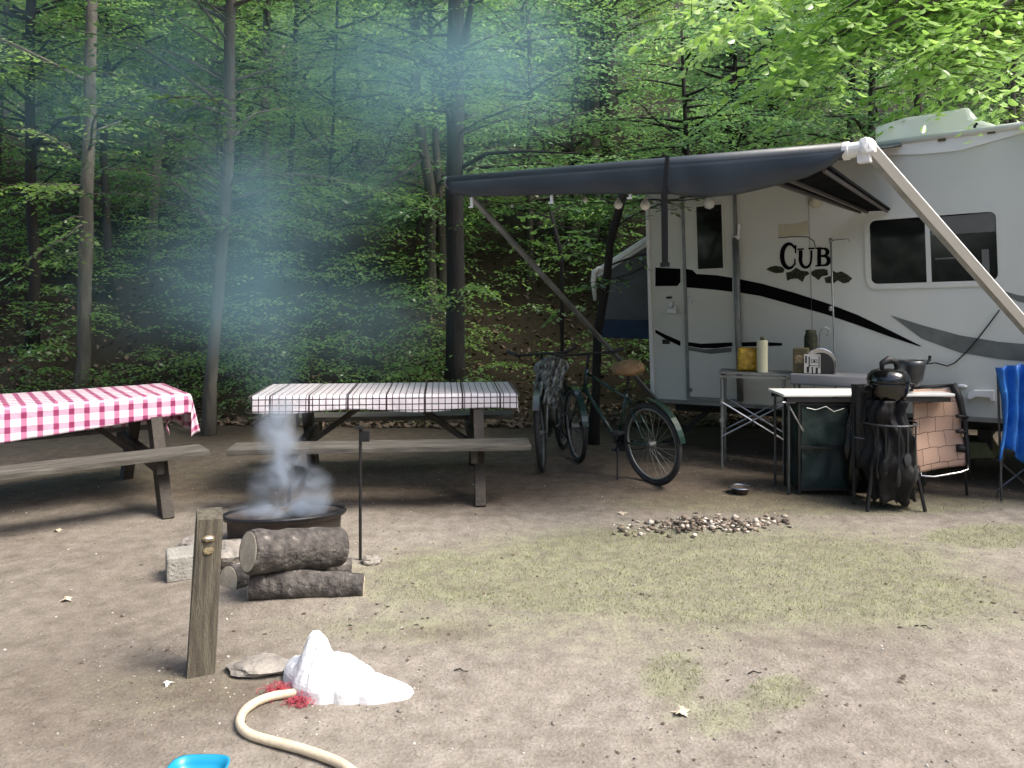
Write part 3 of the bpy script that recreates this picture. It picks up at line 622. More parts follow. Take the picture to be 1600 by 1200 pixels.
# panel seams and door
def onwall(pxs, off, th=.004, mat='decal', name='stripe', parent=TR, n=1):
    poly = [W(x, y, off) for (x, y) in pxs]; m = MB(); m.prism(poly, (0, th, 0)); return m.build(name, M[mat], parent)
door = MB(); a = W(1069, 297); b = W(1146, 297); c0 = W(1069, 619); 
door.prism([(a.x, -.014, c0.z), (b.x, -.014, c0.z), (b.x, -.014, a.z), (a.x, -.014, a.z)], (0, .015, 0)); DO = door.build('door', M['white'], TR, bevel=.004)
def frame_rect(x0, z0, x1, z1, w_, y, th=.01):
    m = MB(); m.box(((x0 + x1) / 2, y, z1 - w_ / 2), (x1 - x0, th, w_)); m.box(((x0 + x1) / 2, y, z0 + w_ / 2), (x1 - x0, th, w_))
    m.box((x0 + w_ / 2, y, (z0 + z1) / 2), (w_, th, z1 - z0 - 2 * w_)); m.box((x1 - w_ / 2, y, (z0 + z1) / 2), (w_, th, z1 - z0 - 2 * w_)); return m
frame_rect(a.x - .028, c0.z - .028, b.x + .028, a.z + .028, .03, -.012, .022).build('door_frame', M['alu_dull'], TR)
p0 = W(1091, 421, .014); p1 = W(1128, 319, .014)
DW = frame_rect(p0.x - .014, p0.z - .014, p1.x + .014, p1.z + .014, .016, -.019, .012).build('window', M['white'], DO)
MB().box(((p0.x + p1.x) / 2, -.018, (p0.z + p1.z) / 2), (p1.x - p0.x, .008, p1.z - p0.z)).build('window_pane', M['glass_dark'], DO)
q = W(1078, 469, .02); h = MB(); h.box((q.x, -.022, q.z), (.03, .02, .07)); h.box((q.x + .01, -.04, q.z + .02), (.045, .018, .02)); h.build('handle', M['alu'], DO, bevel=.003)
q = W(1078, 609, .02); h = MB(); h.box((q.x, -.02, q.z), (.045, .016, .035)); h.box((q.x, -.03, q.z - .003), (.02, .01, .014)); h.build('door_catch', M['alu_dull'], DO)
# corner pane details: lock box, latch, vent slit
q = W(1050, 478, .0); h = MB(); h.box((q.x, -.012, q.z + .02), (.035, .02, .05)); h.box((q.x + .01, -.016, q.z - .05), (.1, .03, .05)); h.box((q.x + .055, -.035, q.z - .03), (.02, .02, .08)); h.build('lock_box', M['alu'], TR, bevel=.003)
q = W(1046, 465, .0); MB().box((q.x, -.008, q.z), (.06, .01, .02)).build('latch', M['black_matt'], TR)
q = W(1041, 534, .0); MB().box((q.x, -.006, q.z), (.08, .008, .045)).build('vent_slot', M['black_matt'], TR)
# stripes: upper black band over door, tapering; lower thin band; grey swooshes
onwall([(1024, 418), (1063, 420), (1063, 441), (1058, 447), (1024, 447)], .003)
onwall([(1071, 420), (1082, 422), (1088, 428), (1120, 430), (1144, 434), (1144, 456), (1110, 452), (1071, 449)], .018, th=.003, parent=DO)
UP = [(1155, 436), (1190, 443), (1240, 457), (1290, 473), (1340, 492), (1390, 516), (1440, 541)]; LO = [(1436, 541), (1390, 526), (1340, 508), (1290, 491), (1240, 477), (1190, 463), (1155, 457)]
def band(up, lo, off, mat, parent=TR, name='stripe'):
    m = MB(); lo = lo[::-1]; n = len(up); vs = [W(x, y, off) for x, y in up] + [W(x, y, off) for x, y in lo] 
    m.add(vs, [(i, i + 1, n + i + 1, n + i) for i in range(n - 1)]); m.prism([vs[0], vs[n], vs[n] , vs[0]], (0, .0001, 0)) if False else None
    m.add([v + Vector((0, .002, 0)) for v in vs], [(i, i + 1, n + i + 1, n + i) for i in range(n - 1)])
    return m.build(name, M[mat], parent)
band(UP, LO, .0035, 'decal')
band([(1024, 515), (1040, 523), (1063, 533)], [(1063, 541), (1040, 530), (1024, 520)], .0035, 'decal')
band([(1071, 534), (1095, 537), (1120, 536), (1144, 535)], [(1144, 541), (1120, 544), (1095, 544), (1071, 540)], .0185, 'decal', DO)
band([(1155, 535), (1185, 534), (1222, 536)], [(1222, 540), (1185, 541), (1155, 541)], .0035, 'decal')
band([(1072, 541), (1100, 546), (1143, 543)], [(1143, 550), (1110, 553), (1072, 547)], .0187, 'grey_decal', DO)
band([(1393, 493), (1440, 508), (1500, 524), (1560, 534), (1640, 541)], [(1640, 568), (1560, 561), (1500, 551), (1440, 529), (1393, 494)], .0035, 'grey_decal')
band([(1560, 452), (1590, 461), (1640, 468)], [(1640, 482), (1590, 471), (1560, 453)], .0035, 'grey_decal')
# lettering: ribbons with thick and thin strokes
def ribbon(m, pts, ws, off):
    P = [W(x, y, off) for x, y in pts]; ws = [w_ / 172 for w_ in ws]; vs = []
    for i, p in enumerate(P):
        t = (P[min(i + 1, len(P) - 1)] - P[max(i - 1, 0)]); t.y = 0; t.normalize(); nn = Vector((-t.z, 0, t.x)) * ws[i] / 2; vs += [p + nn, p - nn]
    k = len(P); m.add(vs, [(2 * i, 2 * i + 1, 2 * i + 3, 2 * i + 2) for i in range(k - 1)])
def arc(cx, cyy, rx, ry, a0, a1, n=14): return [(cx + rx * math.cos(R(a0 + (a1 - a0) * i / n)), cyy - ry * math.sin(R(a0 + (a1 - a0) * i / n))) for i in range(n + 1)]
L = MB()
pa = arc(1233, 400, 11, 19, 38, 322, 20); ribbon(L, pa, [2.5 + 5 * max(0, math.sin(math.pi * i / 20)) for i in range(21)], .005)
ribbon(L, [(1243, 383), (1243, 396)], [3, 2], .0052); ribbon(L, [(1242, 404), (1242, 414)], [2.2, 3], .0052)
U = [(1251, 391), (1251, 402)] + arc(1259, 404, 8.5, 14, 180, 360, 12) + [(1268, 402), (1268, 391)]
ribbon(L, U, [6, 6] + [6 - 3.2 * i / 12 for i in range(13)] + [3, 3], .005); ribbon(L, [(1246, 389.5), (1256, 389)], [2.4, 2.4], .0054); ribbon(L, [(1263, 388.5), (1273, 388)], [2.4, 2.4], .0054)
ribbon(L, [(1280, 388), (1280, 415)], [6, 6], .0052); ribbon(L, [(1274, 388), (1284, 387.5)], [2.4, 2.4], .0056); ribbon(L, [(1274, 415.5), (1284, 415)], [2.4, 2.4], .0056)
ribbon(L, [(1279, 388.5)] + arc(1287, 394, 6, 5.6, 90, -90, 8) + [(1279, 400)], [2.5] + [3 + 3 * math.sin(math.pi * i / 8) for i in range(9)] + [2.5], .005)
ribbon(L, [(1279, 400.5)] + arc(1288, 407.5, 7, 7, 90, -90, 8) + [(1279, 415)], [2.5] + [3 + 3.4 * math.sin(math.pi * i / 8) for i in range(9)] + [2.5], .0048)
L.build('lettering', M['decal'], TR)
def flatp(pxs, off, mat, name, parent=TR):
    P = [W(x, y, off) for x, y in pxs]; m = MB(); m.add(P + [p + Vector((0, .0015, 0)) for p in P], [tuple(range(len(P))), tuple(range(len(P), 2 * len(P)))]); return m.build(name, M[mat], parent)
E = MB()
for pxs in ([(1197, 421), (1203, 417), (1212, 415), (1222, 417), (1226, 421), (1224, 426), (1212, 427), (1203, 424)], [(1228, 426), (1236, 424), (1244, 418), (1252, 423), (1262, 424), (1265, 428), (1258, 432), (1254, 441), (1246, 435), (1236, 436), (1230, 439)],
            [(1267, 425), (1274, 421), (1288, 420), (1293, 422), (1294, 430), (1284, 432), (1279, 438), (1274, 434), (1268, 430)], [(1300, 422), (1307, 426), (1315, 424), (1324, 429), (1332, 435), (1326, 441), (1318, 443), (1309, 438), (1302, 443)], [(1288, 434), (1298, 431), (1303, 436), (1300, 443), (1290, 442)]):
    P = [W(x, y, .0036) for x, y in pxs]; E.add(P, [tuple(range(len(P)))])
E.build('leaf_emblem', M['leaf_decal'], TR)
flatp([(1216, 351), (1247, 349), (1262, 344), (1264, 367), (1216, 370)], .003, 'cream_decal', 'faded_sticker')
E = MB(); ribbon(E, [(1216, 371.5), (1238, 370), (1262, 370), (1272, 377), (1274, 386)], [1.4, 1.4, 1.2, 1.6, 1.2], .004); E.build('sticker_line', M['leaf_decal'], TR)
# big window: rounded outer trim, two panes, post, blind
def rrect(x0, z0, x1, z1, r, n=5):
    out = []
    for (cx, cz, a0) in ((x1 - r, z1 - r, 0), (x0 + r, z1 - r, 90), (x0 + r, z0 + r, 180), (x1 - r, z0 + r, 270)):
        out += [(cx + r * math.cos(R(a0 + 90 * i / n)), cz + r * math.sin(R(a0 + 90 * i / n))) for i in range(n + 1)]
    return out
p0 = W(1362, 444); p1 = W(1556, 330); x0, z0, x1, z1 = p0.x, p0.z, p1.x, p1.z
def ringmesh(x0, z0, x1, z1, wd, r, ya, yb):
    o_ = rrect(x0 - wd, z0 - wd, x1 + wd, z1 + wd, r + wd); i_ = rrect(x0, z0, x1, z1, r); n = len(o_); m = MB()
    vs = [(x, ya, z) for x, z in o_] + [(x, ya, z) for x, z in i_] + [(x, yb, z) for x, z in o_] + [(x, yb, z) for x, z in i_]
    fs = []
    for k in range(n):
        l = (k + 1) % n; fs += [(k, l, n + l, n + k), (2 * n + k, 2 * n + l, 3 * n + l, 3 * n + k), (k, l, 2 * n + l, 2 * n + k), (n + k, n + l, 3 * n + l, 3 * n + k)]
    return m.add(vs, fs)
WI = ringmesh(x0, z0, x1, z1, .045, .05, -.012, .002).build('window', M['white'], TR)
xm = W(1451, 400).x; gl = rrect(x0 - .004, z0 - .004, x1 + .004, z1 + .004, .052)
MB().prism([(x, -.003, z) for x, z in gl], (0, .004, 0)).build('pane', M['glass_dark'], WI)
MB().box((xm, -.009, (z0 + z1) / 2), (.035, .014, z1 - z0 - .002)).build('window_post', M['white'], WI)
MB().box(((xm + x1) / 2 + .01, -.0045, z1 - .085), (x1 - xm - .035, .002, .15)).build('blind', M['blind'], WI)
q = W(1540, 405); MB().box((q.x, -.0045, q.z - .02), (.05, .002, .2)).build('curtain_edge', M['blind'], WI); q = W(1472, 404); MB().box((q.x + .02, -.0045, q.z), (.14, .002, .012)).build('shelf_edge', M['blind'], WI)
# service hatch outline, drain cowl, small lamp, power inlet
q0 = W(1219, 535, 0); q1 = W(1262, 497, 0)
h = MB(); c_ = W(1532, 618); prof = [(-.09, -.02), (-.08, .02), (-.04, .045), (.1, .05), (.1, -.035), (.075, -.035), (.07, -.01), (-.03, -.005), (-.06, -.03)]
h.prism([(c_.x + a_, -.05, c_.z + b_) for a_, b_ in prof], (0, .05, 0)); h.build('drain_cowl', M['white_trim'], TR, bevel=.004)
q = W(1275, 315); h = MB(); h.lathe([(0, -.07), (.045, -.06), (.06, -.02), (.06, 0)], (q.x, 0, q.z), 20, Matrix.Rotation(R(-90), 3, 'X')); h.build('porch_light', M['cream_decal'], TR, smooth=True)
q = W(1504, 603); MB().blob((q.x, -.02, q.z), (.08, .04, .035), 3, .1).build('hose_inlet', M['white_trim'], TR, smooth=True)
for (px, py) in ((1472, 219), (1549, 207)):
    q = W(px, py, .01); MB().box((q.x, -.02, q.z), (.06, .018, .02)).build('marker_light', M['brown_box'], TR, bevel=.006)
# grab rail by the door
q = W(1149, 372, .05); q2 = W(1149, 626, .05); g_ = MB(); g_.tube([(q.x, -.05, q.z), (q.x, -.05, q2.z)], .03, 12); g_.tube([(q.x, -.05, q.z), (q.x + .005, -.05, W(1152, 295, .05).z)], .008, 8)
g_.build('grab_rail', M['alu_dull'], TR, smooth=True)
g_ = MB(); t0 = W(1152, 291, .06); g_.bar(t0, W(1156, 303, .06), .03, .02); t0 = W(1155, 350, .06); g_.bar(t0, W(1154, 372, .06), .02, .02); g_.bar(W(1154, 373, .06), W(1149, 369, .06), .02, .02); g_.build('rail_hook', M['white_trim'], TR)
# roof unit
u0 = W(1368, 205, -.35); u1 = W(1585, 190, -.35)
ac = MB(); zA = zr + .02; xa, xb = u0.x, u1.x
prof = [(xa, 0), (xa + .005, .2), (xa + .25, .24), (xa + .75, .25), (xb - .3, .16), (xb, 0)]
ac.prism([(x, .3, zA + z) for x, z in prof], (0, .75, 0)); AC = ac.build('roof_air_conditioner', M['ac'], TR, bevel=.03)
c = MB(); c.box(((xa + xb) / 2, .29, zA + .035), (xb - xa - .1, .02, .012)); c.build('seam', M['alu_dull'], AC)
q = W(1523, 212, .0); MB().tube([(q.x, .02, zr + .0), (q.x, .02, zr + .05), (q.x + .02, .02, zr + .07)], .012, 6).build('roof_hook', M['black_matt'], TR)
# awning -------------------------------------------------
e = 2.5
AW_L = W(703, 285, e); AW_R = W(1322, 236, e); AW_E = W(1362, 230, e)
rl = MB(); rl.tube([AW_L, AW_R], .052, 20); awn_r = rl.build('awning_roller', M['awning'], TR, smooth=True)
rl = MB(); rl.tube([AW_R, AW_E], .045, 16); rl.tube([AW_R - Vector((.015, 0, 0)), AW_R + Vector((.02, 0, 0))], .054, 16); rl.blob(AW_E + Vector((-.03, 0, 0)), (.12, .11, .12), 2, .2); rl.box(AW_E + Vector((-.04, 0, -.05)), (.07, .06, .07))
rl.build('roller_cap', M['white_trim'], TR, bevel=.004)
MB().tube([AW_L + Vector((-.02, 0, 0)), AW_L + Vector((.01, 0, 0))], .05, 16).build('roller_cap', M['alu_dull'], TR)
# valance, hung from the roller, wavy
bot = [(703, 303), (740, 307), (800, 306), (900, 304), (1040, 303), (1100, 309), (1150, 305), (1215, 289), (1262, 277), (1295, 262), (1312, 248), (1320, 238)]
def interp(tab, x):
    for (a_, b_), (c_, d_) in zip(tab[:-1], tab[1:]):
        if a_ <= x <= c_: return b_ + (d_ - b_) * (x - a_) / (c_ - a_)
    return tab[0][1] if x < tab[0][0] else tab[-1][1]
va = MB(); va.smooth = True; nxv, nzv = 90, 7
for i in range(nxv + 1):
    x = 703 + (1320 - 703) * i / nxv; tp = W(x, 285 + (236 - 285) * (x - 703) / (1322 - 703) - 1, e + .05); bt = W(x, interp(bot, x), e + .045)
    bt.z = min(bt.z, tp.z - .001)
    for j in range(nzv + 1):
        f = j / nzv; p = tp.lerp(bt, f); p.y += (.012 * math.sin(i * .45 + 2 * math.sin(i * .13)) * f) - .015 * math.sin(f * 3.1); va.v.append(tuple(p))
va.f = [(i * (nzv + 1) + j, (i + 1) * (nzv + 1) + j, (i + 1) * (nzv + 1) + j + 1, i * (nzv + 1) + j + 1) for i in range(nxv) for j in range(nzv)]
va.build('valance', M['awning'], TR, solid=.003)
# fabric sheet from roller to the rail on the wall
ZR = zr - .03; fb = MB(); fb.smooth = True; n1, n2 = 20, 8
for i in range(n1 + 1):
    s_ = i / n1; a_ = AW_L.lerp(AW_R, s_) + Vector((0, 0, .05)); b_ = Vector((.05 + (AW_R.x + .35) * s_ * .80, -.03, ZR))
    for j in range(n2 + 1):
        f = j / n2; p = a_.lerp(b_, f); p.z -= .03 * math.sin(f * math.pi); fb.v.append(tuple(p))
fb.f = [(i * (n2 + 1) + j, (i + 1) * (n2 + 1) + j, (i + 1) * (n2 + 1) + j + 1, i * (n2 + 1) + j + 1) for i in range(n1) for j in range(n2)]
fb.build('awning_fabric', M['awning'], TR, solid=.003)
rx1 = .05 + (AW_R.x + .35) * .80; MB().box(((rx1 + .0) / 2, -.022, ZR), (rx1, .03, .035)).build('awning_rail', M['alu_dull'], TR)
# arms
q = W(1745, 694, .03); q.z = max(q.z, zf + .03); ar = MB(); ar.bar(AW_E + Vector((.0, 0, 0)), q, .055, .03, up=(0, 1, 0)); AR = ar.build('awning_arm', M['white_trim'], TR, bevel=.004)
ar = MB(); ar.bar(AW_E + Vector((-.02, .04, -.05)), q + Vector((-.05, 0, 0)), .03, .03, up=(0, 1, 0)); ar.build('inner_channel', M['alu_dull'], AR)
q3 = W(1600, 512, 1.3); 
q = W(1022, 640, .03); q.z = zf + .03; q.x = .05; ar = MB(); al = W(735, 306, e)
ar.bar(al, q, .045, .03, up=(0, 1, 0)); ar.build('awning_arm', M['alu_dull'], TR, bevel=.004)
# dark ribbed rafter panel under the awning
A1 = W(1213, 287, e - .2); A2 = W(1296, 262, e - .2); B2 = W(1391, 329, .03); B1 = W(1342, 331, .03); nn = Vector((0, 0, .02))
rf = MB(); rf.prism([A1, A2, B2, B1], nn); RF = rf.build('rafter_panel', M['decal'], TR)
rf = MB()
for s_ in (.03, .27, .9): rf.bar(A1.lerp(A2, s_) - nn * .3, B1.lerp(B2, s_) - nn * .3, .022, .02)
rf.build('rafter_rails', M['brown_box'] if False else pm('rail_taupe', (.12, .10, .085), (.09, .08, .07), 5, .5), RF)
# pop-out tent bunk at the rear: canvas, skirt, bed edge and roof bow
BK = lambda px, py, off=-.25: W(px, py, off)
cv = MB(); cv.prism([BK(1024, 372), BK(940, 428), BK(938, 502), BK(1024, 504)], (0, 1.6, 0)); BU = cv.build('tent_bunk', M['canvas'], TR)
sk = MB(); pts = [(1026, 500), (980, 500), (938, 499), (932, 526), (950, 528), (985, 529), (1026, 530)]; sk.prism([BK(x, y, -.22) for x, y in pts], (0, 1.66, 0)); sk.build('skirt', M['blue_canvas'], BU)
rb = MB(); rb.bar(BK(1026, 366, -.24), BK(931, 427, -.24), .05, 1.66 if False else .05, up=(0, 1, 0)); a1, a2 = BK(1026, 366, -.23), BK(932, 426, -.23)
rb.prism([a1 + Vector((0, 0, .05)), a1 - Vector((0, 0, .06)), a2 - Vector((0, 0, .06)), a2 + Vector((0, 0, .05))], (0, 1.64, 0)); rb.build('bunk_roof', M['white_trim'], BU, bevel=.01)
rb = MB(); rb.tube([BK(937, 418, -.2), BK(929, 425, -.2), BK(927, 440, -.2), BK(930, 470, -.2)], [.02, .035, .03, .02], 10); rb.build('corner_cap', M['white_trim'], BU, smooth=True)
cv = MB(); cv.tube([BK(1022, 408, -.24), BK(985, 428, -.24), BK(942, 440, -.24)], .006, 5); cv.build('seam', M['black_matt'], BU)
# strap over the roller, string lights, hooks, lantern pole, cord : things hung on or by the trailer
def wthing(name, label, cat, p, group=None):
    return thing(name, label, cat, TM @ p, group=group)
def wmb(m): m.v = [tuple(TM @ Vector(v)) for v in m.v]; return m
s1 = W(1043, 243, e + .06); s2 = W(1038, 303, e + .07); s3 = W(1039, 416, e + .03)
m = MB(); m.bar(s1, s2, .03, .006, up=(0, 1, 0)); m.bar(s2, s3, .045, .006, up=(0, 1, 0)); o = wthing('tie_down_strap', 'black strap hanging over the blue awning roller', 'strap', s3); wmb(m).build('webbing', M['black_matt'], o, world=True)
m = MB(); m.box(s3 + Vector((0, 0, .01)), (.06, .02, .03)); wmb(m).build('buckle', M['black_matt'], o, world=True)
o = wthing('string_lights', 'string of pale round bulbs hung under the awning valance and along the camper corner', 'lights', W(1022, 313, .3))
m = MB(); P = [W(1008, 312, e - .3), W(1040, 313, 1.6), W(1070, 313, .9), W(1105, 308, .35), W(1150, 297, .08)]; m.tube(P, .005, 5)
P2 = [W(x, y, e - .3) for x, y in ((738, 312), (790, 318), (862, 312), (915, 316), (965, 318), (985, 310), (1008, 312))]; m.tube(P2, .004, 5); wmb(m).build('wire', M['black_matt'], o, world=True)
for (x, y, off, r_b) in ((1108, 318, .35, .055), (915, 313, e - .3, .02), (966, 320, e - .3, .034), (1008, 321, e - .3, .038), (800, 322, e - .3, .014)):
    m = MB(); b_ = W(x, y, off); m.lathe([(0, -r_b), (r_b * .7, -r_b * .7), (r_b, 0), (r_b * .75, r_b * .7), (r_b * .35, r_b * 1.1), (r_b * .3, r_b * 1.5)], b_, 14); wmb(m).build('bulb', M['bulb'], o, world=True, smooth=True)
for k_, (x, y) in enumerate(((737, 318), (862, 311), (985, 303))):
    m = MB(); b_ = W(x, y, e + .04); m.bar(b_ + Vector((0, 0, .045)), b_ - Vector((0, 0, .035)), .014, .02); m.box(b_ - Vector((0, .012, .03)), (.03, .02, .012))
    o = wthing('awning_clip', ('white clip under the left end of the awning valance', 'white clip under the middle of the awning valance', 'white clip on the valance nearest the black strap')[k_], 'clip', b_, 'clips on the awning valance'); wmb(m).build('hook', M['white_trim'], o, world=True)
pb = W(1298, 560, .2); pt = W(1298, 376, .2); gz = (TI @ Vector((0, 0, 0))).z
m = MB(); base = Vector((pt.x, pt.y, .0)); m.tube([base, pt], .008, 8); m.tube([pt, W(1312, 374, .2), W(1326, 373, .2), W(1327, 378, .2)], .005, 6); m.blob(pt, (.035, .035, .05), 1, .1); m.blob(W(1298, 482, .2), (.035, .035, .05), 1, .1)
o = wthing('lantern_pole', 'thin steel lantern pole with a short arm, upright before the dark lettering', 'pole', base); wmb(m).build('pole', M['alu_dull'], o, world=True, smooth=True)
m = MB(); cp = [W(x, y, .03) for x, y in ((1562, 484), (1545, 507), (1527, 530), (1510, 550), (1492, 567), (1480, 572), (1462, 567), (1445, 569), (1430, 577), (1415, 585))]; m.tube(cp, .006, 6)
o = wthing('power_cord', 'thin dark cord sagging along the white camper wall under the grey swoosh', 'cord', cp[-1]); wmb(m).build('cord', M['black_matt'], o, world=True, smooth=True)

# ------------------------------------------------------------ picnic tables
def picnic(label, cen, rz, L=1.6, ov=.25, top_w=.74, top_z=.79, dx=(0, 0), tx=0):
    T = thing('picnic_table', label, 'picnic table', cen, rz, 'picnic tables')
    pw = top_w / 5
    m = MB()
    for i in range(5): m.box((tx, -top_w / 2 + pw * (i + .5), top_z - .02), (L, pw - .012, .04))
    m.build('tabletop', M['old_wood'], T, bevel=.004)
    for s_ in (-1, 1):
        m = MB(); 
        for k in (0, 1): m.box((0, s_ * (.62 + k * .145), .46), (L + .08, .135, .04))
        m.build('bench', M['old_wood'], T, bevel=.004)
    for ex in (-1, 1):
        x = ex * (L / 2 - ov)
        for s_ in (-1, 1):
            mm = MB(); mm.bar((x, s_ * .26, top_z - .04), (x, s_ * .72, 0), .075, .14, up=(0, 1, 0)); mm.build('leg', M['dark_wood'], T)
        mm = MB(); mm.box((x - ex * .046, 0, .385), (.045, 1.5, .10)); mm.box((x - ex * .046, 0, top_z - .075), (.045, top_w - .04, .07)); mm.build('cross_beam', M['dark_wood'], T)
        mm = MB(); mm.bar((x - ex * .075, 0, .36), (ex * .12, 0, top_z - .06), .04, .09, up=(0, 1, 0)); mm.build('brace', M['dark_wood'], T)
    return T
def clothmat(name, kind):
    m, t, p = newmat(name); uv = N(t, 'ShaderNodeUVMap'); sx = N(t, 'ShaderNodeSeparateXYZ'); t.links.new(uv.outputs[0], sx.inputs[0])
    def st(o_, period, duty, soft=.03):
        a_ = N(t, 'ShaderNodeMath', operation='MULTIPLY'); t.links.new(o_, a_.inputs[0]); a_.inputs[1].default_value = 1 / period
        b_ = N(t, 'ShaderNodeMath', operation='FRACT'); t.links.new(a_.outputs[0], b_.inputs[0])
        c_ = N(t, 'ShaderNodeMath', operation='LESS_THAN'); t.links.new(b_.outputs[0], c_.inputs[0]); c_.inputs[1].default_value = duty; return c_.outputs[0]
    def mx(f, a_, b_, bt='MIX'):
        x = N(t, 'ShaderNodeMix', data_type='RGBA', blend_type=bt)
        if hasattr(f, 'links'): t.links.new(f, x.inputs[0])
        else: x.inputs[0].default_value = f
        for i, v in ((6, a_), (7, b_)):
            if hasattr(v, 'links'): t.links.new(v, x.inputs[i])
            else: x.inputs[i].default_value = (*v, 1)
        return x.outputs[2]
    if kind == 'gingham':
        h_ = st(sx.outputs[0], .094, .36); v_ = st(sx.outputs[1], .094, .45)
        a_ = mx(h_, (.86, .78, .80), (.62, .22, .37)); b_ = mx(h_, (.72, .38, .50), (.27, .03, .11)); col = mx(v_, a_, b_)
    else:
        h_ = st(sx.outputs[0], .05, .15); v_ = st(sx.outputs[1], .046, .17); h2 = st(sx.outputs[0], .29, .05)
        f = N(t, 'ShaderNodeMath', operation='MAXIMUM'); t.links.new(h_, f.inputs[0]); t.links.new(v_, f.inputs[1])
        f2 = N(t, 'ShaderNodeMath', operation='MAXIMUM'); t.links.new(f.outputs[0], f2.inputs[0]); t.links.new(h2, f2.inputs[1])
        n = N(t, 'ShaderNodeTexNoise'); n.inputs['Scale'].default_value = 9; t.links.new(uv.outputs[0], n.inputs[0])
        base = mx(n.outputs[0], (.90, .86, .88), (.74, .64, .68)); col = mx(f2.outputs[0], base, (.02, .008, .012))
    t.links.new(col, p.inputs['Base Color']); p.inputs['Roughness'].default_value = .33; p.inputs['Specular IOR Level'].default_value = .8
    nb = N(t, 'ShaderNodeTexNoise'); nb.inputs['Scale'].default_value = 14; t.links.new(uv.outputs[0], nb.inputs[0]); b = N(t, 'ShaderNodeBump'); b.inputs['Strength'].default_value = .4; b.inputs['Distance'].default_value = .02
    t.links.new(nb.outputs[0], b.inputs['Height']); t.links.new(b.outputs[0], p.inputs['Normal']); return m
def cloth(label, T, x0, x1, wd, z, dn, df, d0, d1, mat, seed=0):
    """sheet over the top from x0..x1; hem drops: near dn(x), far df, left end d0, right end d1"""
    us = []; nu, nv = 110, 90
    hx = wd / 2 + .012; v = []; uvs = []; sag = .01
    U = np.linspace(x0 - d0, x1 + d1, nu); 
    for i, u in enumerate(U):
        dnn = dn(u); tot0 = -hx - dnn; tot1 = hx + df
        for j in range(nv):
            s_ = tot0 + (tot1 - tot0) * j / (nv - 1)
            x, y, zz = u, s_, z
            ey = max(0, abs(s_) - hx); ex = max(0, u - x1, x0 - u)
            wav = noise.noise(Vector((u * 4.3, s_ * 4.3, seed))) ; fold = math.sin(u * 14 + 3 * math.sin(u * 5 + seed)) * .5 + wav
            if ey > 0 or ex > 0:
                # near the corner the two drops share one fold
                dd = math.hypot(ey, ex) if (ey > 0 and ex > 0) else max(ey, ex)
                sy = math.copysign(1, s_)
                if ey > 0: y = sy * (hx + min(.012, ey) + ey * (.05 + .07 * fold)) 
                if ex > 0:
                    sx_ = 1 if u > x1 else -1; x = (x1 if sx_ > 0 else x0) + sx_ * (min(.012, ex) + ex * (.12 + .12 * math.sin(s_ * 16 + seed)))
                zz = z - dd * .97
            else: zz += .0025 * noise.noise(Vector((u * 7, s_ * 7, 1 + seed))) + .004 * max(0, noise.noise(Vector((u * 3, s_ * 5, 4 + seed))))
            v.append((x, y, zz)); uvs.append((u, s_))
    f = [(i * nv + j, (i + 1) * nv + j, (i + 1) * nv + j + 1, i * nv + j + 1) for i in range(nu - 1) for j in range(nv - 1)]
    m = MB(); m.v = v; m.f = f; m.uv = uvs; m.smooth = True
    o = m.build('tablecloth', mat, None, solid=.0025); o.location = T.location; o.rotation_euler = T.rotation_euler; tag(o, label, 'tablecloth'); return o
ct1 = Vector((-2.43, 5.98, 0)); rz1 = R(36); d1v = Vector((math.cos(rz1), math.sin(rz1), 0)); o1 = Vector((math.sin(rz1), -math.cos(rz1), 0))
L1 = 1.75; c1 = ct1 - d1v * (L1 / 2) - o1 * .37
T1 = picnic('weathered picnic table under the red gingham cloth, cut by the left edge', (c1.x, c1.y, -.02), rz1, L1, .22, top_z=.83)
cloth('red and white gingham cloth on the left picnic table', T1, -L1 / 2 - .01, L1 / 2 + .01, .74, .834, lambda u: .15 + .10 * max(0, min(1, (.9 - u) / 1.3)), .34, .2, .30, clothmat('gingham_cloth', 'gingham'), 1)
T2 = picnic('weathered picnic table behind the fire ring, under the white check cloth', (-1.0, 6.5, -.01), R(5), 2.06, .32, tx=0)
cloth('white cloth with fine dark check lines on the table behind the fire', T2, -1.0, 1.0, .74, .794, lambda u: .125 + .015 * math.sin(u * 6), .14, .0, .11, clothmat('check_cloth', 'check'), 5)

# ------------------------------------------------------------ fire place
RX, RY = (445 - 800) / F * 5.0, 5.0
FR = thing('fire_ring', 'dark steel fire ring smoking behind the stacked logs', 'fire ring', (RX, RY, 0), rot=(R(-7.5), R(-1.5), 0))
m = MB(); n = 48
prof = [(.335, -.03), (.345, .16), (.372, .175), (.378, .188), (.372, .198), (.352, .185), (.338, .165), (.327, -.03)]
m.lathe(prof[:], (0, 0, 0), n); m.f = [f for f in m.f if len(f) == 4]
m.build('ring_wall', M['rust'], FR, smooth=True)
m = MB(); m.torus((0, 0, .192), .368, .013, n=60); m.build('rim', M['ring_dark'], FR, smooth=True)
m = MB(); m.lathe([(.33, .03), (.2, .06), (0, .075)], (0, 0, 0), 32); m.build('ash_bed', M['ash'], FR, smooth=True)
m = MB(); m.tube([(-.22, .05, .09), (.2, -.06, .13)], [.04, .035], 10, wob=.3); o = m.build('firewood', M['bark_dark'], None); o.location = (RX, RY, 0); tag(o, 'charred log lying inside the smoking fire ring', 'log')
m = MB(); m.tube([(-.05, -.2, .09), (.08, .22, .12)], [.035, .04], 10, wob=.3); o = m.build('firewood', M['bark_dark'], None); o.location = (RX, RY, .05); tag(o, 'charred log crossing on top of another inside the fire ring', 'log')
